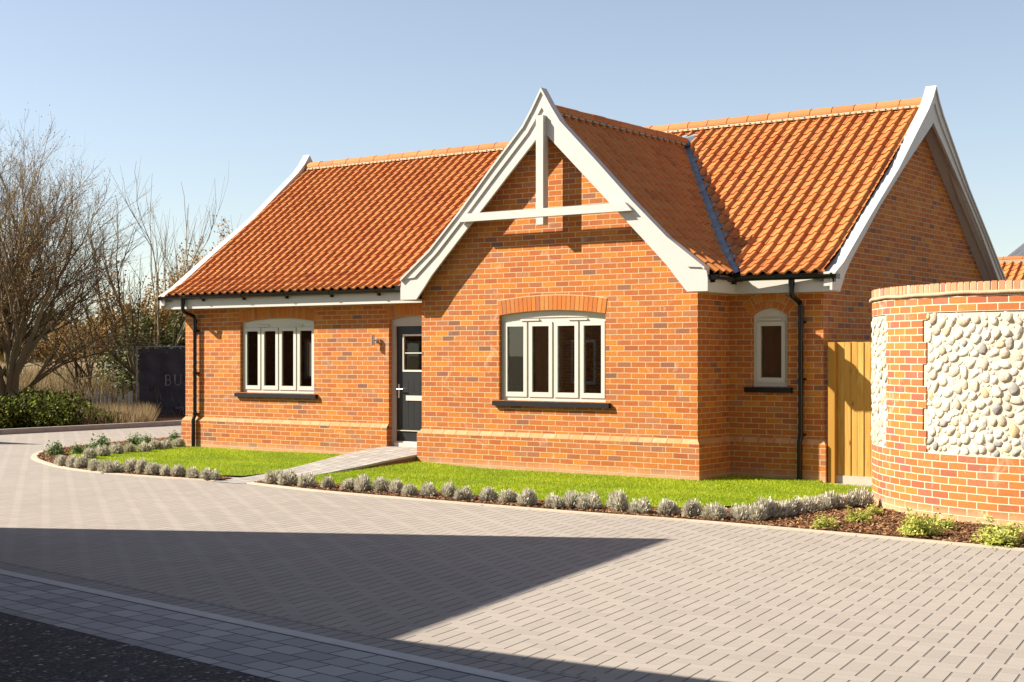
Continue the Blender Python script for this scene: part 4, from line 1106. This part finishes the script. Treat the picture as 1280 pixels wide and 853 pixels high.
# yellow-green shrubs by the curved wall
eu=[]
for q in range(2):
    r=random.Random(60+q); mb=MB(); leafblob(mb,1000,.19,.16,'leaf',r); mb2=mb
    for _ in range(9):
        a=r.uniform(0,6.28); e=Vector((math.cos(a)*.17,math.sin(a)*.17,r.uniform(.12,.24))); mb.tube([(0,0,0),tuple(e*.5+Vector((0,0,.02))),tuple(e)],[.004,.003,.0015],4,t=.1)
        for _2 in range(16):
            p=e*r.uniform(.5,1.1)+Vector((r.gauss(0,.02),r.gauss(0,.02),r.gauss(0,.015))); u=Vector((r.gauss(0,1),r.gauss(0,1),r.gauss(0,1))).normalized()*.02; v=u.orthogonal().normalized()*.011
            mb.face([p-u,p+v,p+u,p-v],t=r.uniform(.5,1))
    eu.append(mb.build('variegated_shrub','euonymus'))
for k,(px,py,s,l) in enumerate([(1030,658,.62,'small yellow-green shrub in the bark left of the curved wall'),(1073,651,.66,'yellow-green shrub against the silver hedge by the curved wall'),(1092,642,.5,'tiny yellow-green shrub at the foot of the flint wall corner'),(1150,668,1.0,'spreading yellow-green shrub before the middle of the curved wall'),(1180,660,.62,'leggy yellow-green shrub sprig beside the brick pier of the wall'),(1250,678,1.05,'largest yellow-green shrub at the right, nearest the road')]):
    x,y=ground_at(px,py); place(eu,'e',x,y,.02,s,l,'shrub','yellow-green shrubs by the curved wall')
gr=[]
for q in range(2):
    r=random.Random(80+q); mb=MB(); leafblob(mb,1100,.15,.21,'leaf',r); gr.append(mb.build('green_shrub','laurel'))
for k,(px,py,s,l) in enumerate([(70,568,1.0,'low green shrub at the outer tip of the left bed'),(97,567,.7,'small green shrub second from the tip of the left bed'),(112,565,.7,'small green shrub in the middle of the far bed edge'),(127,563,1.15,'upright green shrub in the far left bed'),(170,557,1.1,'bushy green shrub rising behind the silver clumps'),(183,558,.95,'green shrub beside the bushy one near the house'),(219,554,1.1,'green shrub against the left corner of the house')]):
    x,y=ground_at(px,py); place(gr,'g',x,y,.02,s,l,'shrub','green shrubs in the left bed')

# ------------------------------------------------------------------ hoarding panel beyond the kerb
D=41.0; c0=P(171,D,z=-.08); c1=P(171+150,D+.6,z=-.08); hv=(c1-c0); HL=hv.length; hd=hv.normalized(); hn=Vector((hd.y,-hd.x,0))
hb=thing('site_hoarding','black mesh hoarding on a site fence panel beside the house','hoarding',tuple(c0))
f=MB(); HH=1.98
f.tube([(0,0,0),(0,0,HH)],.022,8); f.tube([tuple(hd*HL),tuple(hd*HL+Vector((0,0,HH)))],.022,8); f.tube([(0,0,HH),tuple(hd*HL+Vector((0,0,HH)))],.02,8); f.tube([(0,0,.15),tuple(hd*HL+Vector((0,0,.15)))],.02,8)
f.build('panel_frame','galv',hb)
f=MB(); nu,nv=28,14
def bp(i,j):
    u=HL*(.02+.98*i/nu); z=.05+(HH-.1)*j/nv
    o=.045+.018*math.sin(i*1.3+j*.5)+.012*math.sin(j*1.9+i*.4)
    if i==0: z=max(.12,min(HH-.12,z))
    return tuple(hd*u+hn*o+Vector((0,0,z)))
for i in range(nu):
    for j in range(nv): f.face([bp(i,j),bp(i+1,j),bp(i+1,j+1),bp(i,j+1)])
f.build('banner','banner',hb,smooth=True)
def strokes(name, segs, u0, z0, h, mat, parent, w=.02):
    mb=MB()
    for a,b,ww in segs:
        p=hd*(u0+a[0]*h)+Vector((0,0,z0+a[1]*h))+hn*.088; q=hd*(u0+b[0]*h)+Vector((0,0,z0+b[1]*h))+hn*.088; d=(q-p); L=d.length
        if L<1e-6: continue
        d.normalize(); s=d.cross(hn).normalized()*(ww*h/2); e=d*(ww*h*.35)
        mb.hexa([p-e-s-hn*.003,q+e-s-hn*.003,q+e+s-hn*.003,p-e+s-hn*.003,p-e-s+hn*.003,q+e-s+hn*.003,q+e+s+hn*.003,p-e+s+hn*.003])
    return mb.build(name,mat,parent)
def arcs(cx,cz,rx,rz,a0,a1,w0,n=8):
    o=[]
    for k in range(n):
        a=math.radians(a0+(a1-a0)*k/n); b=math.radians(a0+(a1-a0)*(k+1)/n); o.append(((cx+rx*math.cos(a),cz+rz*math.sin(a)),(cx+rx*math.cos(b),cz+rz*math.sin(b)),w0))
    return o
Bs=[((.12,0),(.12,1),.12),((0,0),(.3,0),.04),((0,1),(.3,1),.04)]+arcs(.28,.76,.24,.24,90,-90,.09)+arcs(.28,.27,.30,.27,90,-90,.10)+[((.12,.53),(.3,.53),.04)]
Us=[((.12,.35),(.12,1),.12),((.68,.35),(.68,1),.05),((0,1),(.24,1),.04),((.58,1),(.8,1),.04)]+arcs(.4,.35,.28,.34,180,360,.08)
pxm=D/FPX
u_b=(205-171)*pxm; zb=c0.z*0+ (CAMZ-(482-444)/FPX*D)-c0.z; hB=(482-469)/FPX*D
strokes('letter_b',Bs,u_b,zb,hB,'letter',hb); strokes('letter_u',Us,u_b+.25+.0,zb,hB,'letter',hb)
sm=[]
x=0
for ch in 'burg':
    if ch=='b': sm+=[((x,0),(x,1),.16)]+[((a[0]+x,a[1]),(b[0]+x,b[1]),w_) for a,b,w_ in arcs(.28,.33,.28,.33,0,360,.15)]; x+=.8
    if ch=='u': sm+=[((x,.3),(x,.66),.16),((x+.5,0),(x+.5,.66),.16)]+[((a[0]+x,a[1]),(b[0]+x,b[1]),w_) for a,b,w_ in arcs(.25,.28,.25,.28,180,360,.15)]; x+=.75
    if ch=='r': sm+=[((x,0),(x,.66),.16),((x,.5),(x+.3,.66),.15)]; x+=.5
    if ch=='g': sm+=[((x+.56,-.3),(x+.56,.66),.16),((x+.05,-.36),(x+.5,-.36),.15)]+[((a[0]+x,a[1]),(b[0]+x,b[1]),w_) for a,b,w_ in arcs(.28,.33,.28,.33,0,360,.15)]; x+=.8
strokes('small_lettering',sm,(218.5-171)*pxm,(CAMZ-(511.5-444)/FPX*D)-c0.z,.085,'letter_p',hb)
for sx in (0,HL):
    pass
f=MB(); f.box(-.3,.3,-.12,.12,-.08,.06); f.build('ballast_foot','concrete',hb)

# ------------------------------------------------------------------ trees, brambles and field beyond the kerb
def tree(name, label, loc, h, seed, stems=1, spread=.9, depth=5, r0=.12, lean=(0,0), low=.1, droop=0, twig_n=3, leaf=None, leafn=0, leafs=.03, group='bare trees beyond the far kerb', up=.35, kids=(3,4), trunk_mat='bark', lenf=.72, first=.3):
    r=random.Random(seed); tr=MB(); cr=MB(); lf=MB()
    def grow(p,d,L,rad,lev):
        n=3 if lev<2 else 2; pts=[p]; q=p.copy(); dd=d.copy()
        for k in range(n):
            dd=(dd+Vector((r.gauss(0,.13),r.gauss(0,.13),r.gauss(0,.10)+ (up*.16 if lev>0 else 0) - droop*.1*lev))).normalized(); q=q+dd*L/n; pts.append(q.copy())
        rads=[rad*(1-.45*k/n) for k in range(n+1)]
        mbx=tr if lev<=1 else cr
        mbx.tube(pts,rads,6 if lev==0 else (5 if lev<2 else 3),t=min(1,max(0,r.gauss(.5,.25))),cap=False)
        if lev>=depth:
            if leafn:
                for _ in range(leafn):
                    c=pts[r.randrange(len(pts))]+Vector((r.gauss(0,.10),r.gauss(0,.10),r.gauss(0,.10))); u=Vector((r.gauss(0,1),r.gauss(0,1),r.gauss(0,1))).normalized()*leafs; v=u.orthogonal().normalized()*leafs*.6
                    lf.face([c-u,c+v,c+u,c-v],t=r.random())
            return
        nk=r.randint(*kids)+(1 if lev==depth-1 else 0)
        for k in range(nk):
            f_=r.uniform(first if lev==0 else .25,1.0) if k else 1.0
            i=min(int(f_*n),n-1); t=f_*n-i; b=pts[i].lerp(pts[i+1],t)
            a=r.uniform(0,6.283); sp=spread*(r.uniform(.35,.8) if k else r.uniform(.1,.3))
            side_=Vector((math.cos(a),math.sin(a),0)); side_=(side_-dd*side_.dot(dd)); 
            if side_.length<.1: side_=dd.orthogonal()
            side_.normalize(); nd=(dd*math.cos(sp)+side_*math.sin(sp)).normalized()
            if nd.z<-.1 : nd.z*=.3
            grow(b,nd,L*lenf*r.uniform(.75,1.15),rads[i]*(.62 if k else .8),lev+1)
    for s in range(stems):
        a=6.283*s/stems+r.uniform(0,.6); tilt=(.18 if stems>1 else 0)*r.uniform(.6,2.2)
        d=Vector((math.cos(a)*tilt+lean[0],math.sin(a)*tilt+lean[1],1)).normalized()
        grow(Vector((math.cos(a)*.08*(stems>1),math.sin(a)*.08*(stems>1),-.1)),d,h*r.uniform(.30,.38),r0*(1 if stems==1 else r.uniform(.55,1)),0)
    th=thing(name,label,'tree',tuple(loc),group); tr.build('trunk',trunk_mat,th); cr.build('crown','twig',th)
    if leafn: lf.build('foliage',leaf,th)
    return th
tree('bare_tree','large bare spreading tree at the left edge with low drooping branches',P(12,39.5,z=-.1),7.9,11,stems=11,spread=1.0,depth=6,r0=.15,up=.45,kids=(3,3),first=.1,lenf=.74,leafn=1,leaf='ochre',leafs=.022)
tree('bare_tree','bare spreading tree half cut off by the left edge, behind the large one',P(-30,42,z=-.1),7.6,23,stems=4,spread=1.0,depth=5,r0=.14,kids=(4,4),first=.2,up=.4)
tree('bare_tree','dense twiggy bare tree between the large tree and the slender one',P(108,46,z=-.1),5.6,37,stems=5,spread=.95,depth=6,r0=.085,kids=(3,3),first=.12,up=.35,lenf=.72)
tree('slender_tree','slender upright grey-green bare tree left of the roof',P(196,44,z=-.1),6.9,45,stems=3,spread=.55,depth=4,r0=.11,kids=(2,3),first=.45,up=.8,lenf=.78)
tree('slender_tree','thin bare tree just left of the slender upright one',P(170,47,z=-.1),7.0,52,stems=3,spread=.5,depth=4,r0=.09,kids=(2,3),first=.5,up=.8,lenf=.78)
for px,d,h,sd,l in ((245,50,6.2,61,'ochre-leaved tree showing above the left roof slope'),(214,48,5.2,63,'ochre-leaved shrubby tree behind the hoarding'),(285,54,6.6,65,'ochre twiggy treetop behind the roof edge')):
    tree('ochre_tree',l,P(px,d,z=-.1),h,sd,stems=4,spread=.8,depth=4,r0=.09,kids=(3,4),first=.15,leaf='ochre',leafn=9,leafs=.05,group='ochre-leaved trees behind the house')
def leaf_mass(name,label,cat,c,rx,ry,rz,n,mat,seed,ls=.06,group=None,knd=None):
    r=random.Random(seed); mb=MB(); lumps=[(Vector((r.uniform(-.7,.7)*rx,r.uniform(-.7,.7)*ry,r.uniform(.25,.75)*rz)),r.uniform(.28,.5)) for _ in range(14)]
    for _ in range(n):
        q,s=lumps[r.randrange(len(lumps))]; d=Vector((r.gauss(0,1),r.gauss(0,1),r.gauss(0,1))).normalized()*r.uniform(.55,1.05)
        p=q+Vector((d.x*rx*s,d.y*ry*s,d.z*rz*s)); 
        if p.z<0: p.z=abs(p.z)*.3
        u=Vector((r.gauss(0,1),r.gauss(0,1),r.gauss(0,1))).normalized()*ls*r.uniform(.6,1.3); v=u.orthogonal().normalized()*ls*.55
        mb.face([p-u,p+v,p+u,p-v],t=min(1,max(0,r.gauss(.45,.25))))
    for _ in range(24):
        a=r.uniform(0,6.28); e=Vector((math.cos(a)*rx*r.uniform(.2,.9),math.sin(a)*ry*r.uniform(.2,.9),rz*r.uniform(.5,1.1))); mb.tube([(e.x*.2,e.y*.2,0),tuple(e*.6+Vector((0,0,.1))),tuple(e)],[.02,.012,.005],4,t=0)
    o=mb.build(name,mat,loc=tuple(c))
    if knd: kind(o,knd,label)
    else: tag(o,label,cat,group)
    return o
leaf_mass('evergreen_bush','dark evergreen ivy-clad bush between the hoarding and the house','bush',P(222,45,z=-.1),2.1,1.6,3.1,9000,'ivy',71,.07)
leaf_mass('evergreen_bush','low dark bush behind the hoarding, left of the ivy-clad one','bush',P(182,50,z=-.1),1.7,1.6,2.4,4500,'ivy',72,.07)
for k,(px,d,rx,rz,l) in enumerate([(15,33.2,1.5,.62,'dark green bramble mound at the left edge below the large tree'),(62,33.6,1.5,.62,'dark green bramble mound in the middle of the verge'),(108,34.4,1.3,.42,'low dark bramble mound left of the hoarding'),(40,36.5,2.0,.85,'taller bramble mound behind the verge mounds')]):
    leaf_mass('bramble_mound',l,'bush',P(px,d,z=-.05),rx,.9,rz,5200,'bramble',80+k,.045,'bramble mounds on the verge')
# dry grass and nettles along the verge
def blades(name,label,n,px0,px1,d0,d1,h0,h1,mat,seed,w_=.012):
    r=random.Random(seed); mb=MB()
    for _ in range(n):
        px=r.uniform(px0,px1); d=r.uniform(d0,d1); p=P(px,d,z=0); p.z=field_z(p.x,p.y) if d>38 else -.04
        if p.x>-17.5: continue
        h=r.uniform(h0,h1); a=r.uniform(0,6.28); u=Vector((math.cos(a),math.sin(a),0))*w_*r.uniform(.6,1.4); q=p+Vector((r.gauss(0,.35),r.gauss(0,.35),1)).normalized()*h
        mb.v.extend([tuple(p-u),tuple(p+u),tuple(q)]); b=len(mb.v)-3; mb.f.append((b,b+1,b+2)); mb.uv.append([(0,0)]*3); mb.t.append(r.random()); mb.mi.append(0)
    return kind(mb.build(name,mat),'stuff',label)
blades('dry_grass','straw-coloured dry grass on the verge left of the hoarding',9000,90,190,33.5,40,.15,.6,'drygrass',90)
blades('dry_grass','dead brown undergrowth behind the trees',16000,-60,260,41,60,.3,1.3,'drygrass',91,.02)
blades('verge_weeds','green weeds under the trees',7000,-40,120,37,46,.12,.4,'laurel',92,.02)
sheet_l=None
for k,px in enumerate([99,103,110,117,121,126,131,138,143,148,152,157,161,165,113,134]):
    p=P(px,40.5+rnd.uniform(-1,1),z=-.15); f=MB(); f.tube([(0,0,0),(rnd.gauss(0,.02),rnd.gauss(0,.02),.75+rnd.uniform(-.1,.15))],.03,6)
    o=f.build('planting_stake','stake',loc=tuple(p)); tag(o,'pale planting stake in the row left of the hoarding','stake','row of pale planting stakes')
# far hedges and woods
def hedge_line(name,label,d,px0,px1,h,mat,seed,n=9000,ls=.25):
    r=random.Random(seed); mb=MB()
    for _ in range(n):
        px=r.uniform(px0,px1); dd=d+r.uniform(-3,3); p=P(px,dd,z=0); hh=h*(.65+.35*math.sin(px*.09+seed)*math.sin(px*.031)+.12*math.sin(px*.4)); p.z=field_z(p.x,p.y)+hh*r.random()**.7
        u=Vector((r.gauss(0,1),r.gauss(0,1),r.gauss(0,1))).normalized()*ls; v=u.orthogonal().normalized()*ls*.6; mb.face([p-u,p+v,p+u,p-v],t=r.random())
    return kind(mb.build(name,mat),'stuff',label)
hedge_line('far_hedge','far brown hedge along the field',95,-160,420,3.2,'ochre',101,9000,.22)
hedge_line('far_wood','dark wood on the horizon',170,-900,2400,5.5,'ivy',103,26000,.55)
# pale bollard at the very left edge
f=MB(); f.tube([(0,0,0),(0,0,.62),(0,0,.66)],[.09,.085,.05],14); o=f.build('bollard','stake',loc=tuple(P(-1,33.4,z=-.02))); tag(o,'pale round bollard cut off by the left edge of the photo','bollard')

# ------------------------------------------------------------------ neighbouring roofs at the right
nb=thing('neighbour_garage','low brick outbuilding with orange pantile roof behind the bungalow','building',tuple(P(1300,33,z=0)))
dX=Vector((1,0,0)); 
nz=CAMZ+(444-319)/FPX*33
pr2=[(-2.4,nz-1.85),(0,nz-.09)]
o=tiles(-3.5,5.5,pr2,lambda u,r,z:(u,r,z),seed=31).build('pantiles','pantile',nb); set_smooth(o)
f=MB(); f.face([(-3.5,-2.4,nz-1.86),(5.5,-2.4,nz-1.86),(5.5,0,nz-.1),(-3.5,0,nz-.1)]); f.face([(-3.5,2.4,nz-1.86),(5.5,2.4,nz-1.86),(5.5,0,nz-.1),(-3.5,0,nz-.1)]); f.build('roof','deck',nb)
f=MB(); r_=random.Random(5)
for k in range(20):
    a=-3.5+.45*k; f.sweep([(.12*math.cos(math.radians(10+160*q/8)),.085*math.sin(math.radians(10+160*q/8))) for q in range(9)],(a,0,nz-.09),(a+.436,0,nz-.09),(0,1,0),(0,0,1),t=r_.random())
f.build('ridge_tiles','ridge',nb)
f=MB(); f.box(-3.5,5.5,-.16,.16,nz-.19,nz-.085); f.build('ridge_bedding','ridge_mortar',nb)
f=MB(); f.box(-3.3,5.3,-2.2,2.2,-.1,nz-1.85)
for s in (-3.3,5.3): f.face([(s,-2.2,nz-1.85),(s,2.2,nz-1.85),(s,0,nz-.2)])
f.build('wall','brick',nb)
sl_=thing('slate_house','house with a dark slate roof far behind at the right','house',tuple(P(1377,52,z=0)))
zt=CAMZ+(444-255)/FPX*52; ze=CAMZ+(444-330)/FPX*52
f=MB(); aR=Vector((RT[0],RT[1],0)); aF=Vector((FW[0],FW[1],0)); wv=(1362-1268)/FPX*52
for s in (-1,1): f.face([tuple(aR*(s*wv)-aF*4+Vector((0,0,ze))),tuple(aR*(s*wv)+aF*4+Vector((0,0,ze))),tuple(aF*4+Vector((0,0,zt))),tuple(-aF*4+Vector((0,0,zt)))])
f.build('roof','slates',sl_)
f=MB(); q=.92
f.face([tuple(-aR*wv*q-aF*3.7),tuple(aR*wv*q-aF*3.7),tuple(aR*wv*q-aF*3.7+Vector((0,0,ze))),tuple(-aF*3.7+Vector((0,0,zt-.3))),tuple(-aR*wv*q-aF*3.7+Vector((0,0,ze)))])
f.face([tuple(-aR*wv*q+aF*3.7),tuple(aR*wv*q+aF*3.7),tuple(aR*wv*q+aF*3.7+Vector((0,0,ze))),tuple(aF*3.7+Vector((0,0,zt-.3))),tuple(-aR*wv*q+aF*3.7+Vector((0,0,ze)))])
for s in (-1,1): f.face([tuple(aR*s*wv*q-aF*3.7),tuple(aR*s*wv*q+aF*3.7),tuple(aR*s*wv*q+aF*3.7+Vector((0,0,ze))),tuple(aR*s*wv*q-aF*3.7+Vector((0,0,ze)))])
f.build('wall','brick',sl_)

# ------------------------------------------------------------------ houses behind the viewer's left: they throw the road's shade and show in the glass
def gable_house(name,label,C,rd,L,wl_,zr,ze,windows=True):
    """C = ridge end nearest the bungalow; rd = ridge direction; wl_ = half span"""
    th=thing(name,label,'house',(C[0],C[1],0)); rd=Vector((rd[0],rd[1],0)).normalized(); sd=Vector((-rd.y,rd.x,0))
    f=MB(); m=.25
    for s in (-1,1):
        A=[-rd*0+Vector((0,0,zr)), rd*L+Vector((0,0,zr)), rd*L+sd*s*wl_+Vector((0,0,ze)), sd*s*wl_+Vector((0,0,ze))]
        f.face([tuple(p) for p in A],uv=[(0,zr),(L,zr),(L,ze),(0,ze)]); f.face([tuple(p-Vector((0,0,.12))) for p in A])
        f.face([tuple(A[0]),tuple(A[3]),tuple(A[3]-Vector((0,0,.12))),tuple(A[0]-Vector((0,0,.12)))])
    f.build('roof','slates' if zr>6 else 'deck',th)
    f=MB(); w2=wl_-.35; k=(zr-ze)/wl_
    q=[rd*m-sd*w2, rd*m+sd*w2, rd*(L-m)+sd*w2, rd*(L-m)-sd*w2]; zw=ze+k*.30
    for a,b in ((0,1),(1,2),(2,3),(3,0)):
        l=(q[b]-q[a]).length; pts=[q[a],q[b],q[b]+Vector((0,0,zw)),q[a]+Vector((0,0,zw))]; f.face([tuple(p) for p in pts],uv=[(0,0),(l,0),(l,zw),(0,zw)])
    for e in (m,L-m): f.face([tuple(rd*e-sd*w2+Vector((0,0,zw))),tuple(rd*e+sd*w2+Vector((0,0,zw))),tuple(rd*e+Vector((0,0,zr-.15)))])
    f.build('wall','brick',th)
    f=MB(); 
    for s in (-1,1): f.obox(rd*L/2+sd*s*(wl_-.02)+Vector((0,0,ze-.08)),rd*L/2,sd*.012,Vector((0,0,.1)))
    f.build('fascia','white',th)
    for s in (-1,1):
        for u in (.3,.7):
            for zc in ([1.6] if ze<4 else [1.5,4.2]):
                f=MB(); c=rd*L*u+sd*s*w2+Vector((0,0,zc)); f.obox(c,rd*.6,sd*.03,Vector((0,0,.55))); wd=f.build('window','frame',th)
                f=MB(); f.obox(c+sd*s*.01-rd*.28,rd*.24,sd*.03,Vector((0,0,.47))); f.obox(c+sd*s*.01+rd*.28,rd*.24,sd*.03,Vector((0,0,.47))); f.build('pane','glass',wd)
    return th
kx,ky=SUN_TO.x/SUN_TO.z, SUN_TO.y/SUN_TO.z
def hip_house(name,label,foot,he,hr,pitch_pt,win):
    """walls on a footprint given by its shaded-edge corners, low hipped roof"""
    cx=sum(p[0] for p in foot)/len(foot); cy=sum(p[1] for p in foot)/len(foot)
    th=thing(name,label,'house',(cx,cy,0)); F=[Vector((p[0]-cx,p[1]-cy,0)) for p in foot]; n=len(F)
    rf_=MB(); top=Vector((pitch_pt[0]-cx,pitch_pt[1]-cy,hr))
    for k in range(n):
        a,b=F[k]+Vector((0,0,he)),F[(k+1)%n]+Vector((0,0,he)); rf_.face([tuple(a),tuple(b),tuple(top)]); dn=Vector((0,0,.12)); rf_.face([tuple(a),tuple(b),tuple(b-dn),tuple(a-dn)])
    rf_.face([tuple(p+Vector((0,0,he-.12))) for p in F]); rf_.build('roof','slates',th)
    W2=[p*(1-.35/p.length) for p in F]; wl_=MB()
    for k in range(n):
        a,b=W2[k],W2[(k+1)%n]; l=(b-a).length; z=he-.1
        wl_.face([tuple(a),tuple(b),tuple(b+Vector((0,0,z))),tuple(a+Vector((0,0,z)))],uv=[(0,0),(l,0),(l,z),(0,z)])
    wl_.build('wall','brick',th)
    for k in range(n):
        a,b=F[k],F[(k+1)%n]; d_=(b-a); L=d_.length; d_.normalize(); o_=Vector((d_.y,-d_.x,0)); f=MB()
        f.obox((a+b)/2+Vector((0,0,he-.11)),d_*L/2,o_*.012,Vector((0,0,.10))); f.build('fascia','white',th)
        a,b=W2[k],W2[(k+1)%n]
        for u in win:
            for zc in ([1.55] if he<4.5 else [1.5,4.1]):
                c=a.lerp(b,u)+Vector((0,0,zc)); f=MB(); f.obox(c,d_*.6,o_*.04,Vector((0,0,.55))); wd=f.build('window','frame',th)
                for q in (-1,1):
                    f=MB(); f.obox(c+d_*(.28*q),d_*.24,o_*.045,Vector((0,0,.47))); f.build('pane','glass',wd)
    return th
h1=5.0; E2=Vector((2.62+kx*h1,-5.32+ky*h1)); u1=Vector((-.88,-.47)); u2=Vector((.19,-.98))
A_=E2+u1*11.5; B_=E2+u2*5.15; C_=A_+u2*6.0
hip_house('brick_house','two-storey brick house by the road, outside the photo, shading the paving',[tuple(E2),tuple(A_),tuple(C_),tuple(B_)],h1,6.1,tuple((E2+C_)/2),(.25,.7))
h2=4.0; T2=Vector((7.7+kx*h2,-10.04+ky*h2)); v1=Vector((-.997,-.07)); v2=Vector((-.1,-1))
S2=T2+v1*4.9
hip_house('brick_coach_house','brick coach house outside the photo, shading the lower edge of the paving',[tuple(T2),tuple(S2),tuple(S2+v2*6.5),tuple(T2+v2*6.5)],h2,4.7,tuple(T2+v1*2.4+v2*3.2),(.3,.7))
hip_house('opposite_bungalow','brick bungalow across the road, outside the photo, reflected in the left window',[(-19.2,-9.0),(-31,-10.5),(-30,-18),(-18.4,-16.5)],2.7,4.6,(-24.5,-13.5),(.25,.7))
f=MB(); f.box(-.05,.05,-.05,.05,-.1,1.6); f.box(-.9,.9,-.06,-.02,1.4,2.6); tag(f.build('shadow_board','timber',loc=(-17.7,-1.9,0)),'unseen timber board added at the kerb to cast a shadow on the paving','shadow caster')  # board added out of view to cast the small shadow at far left
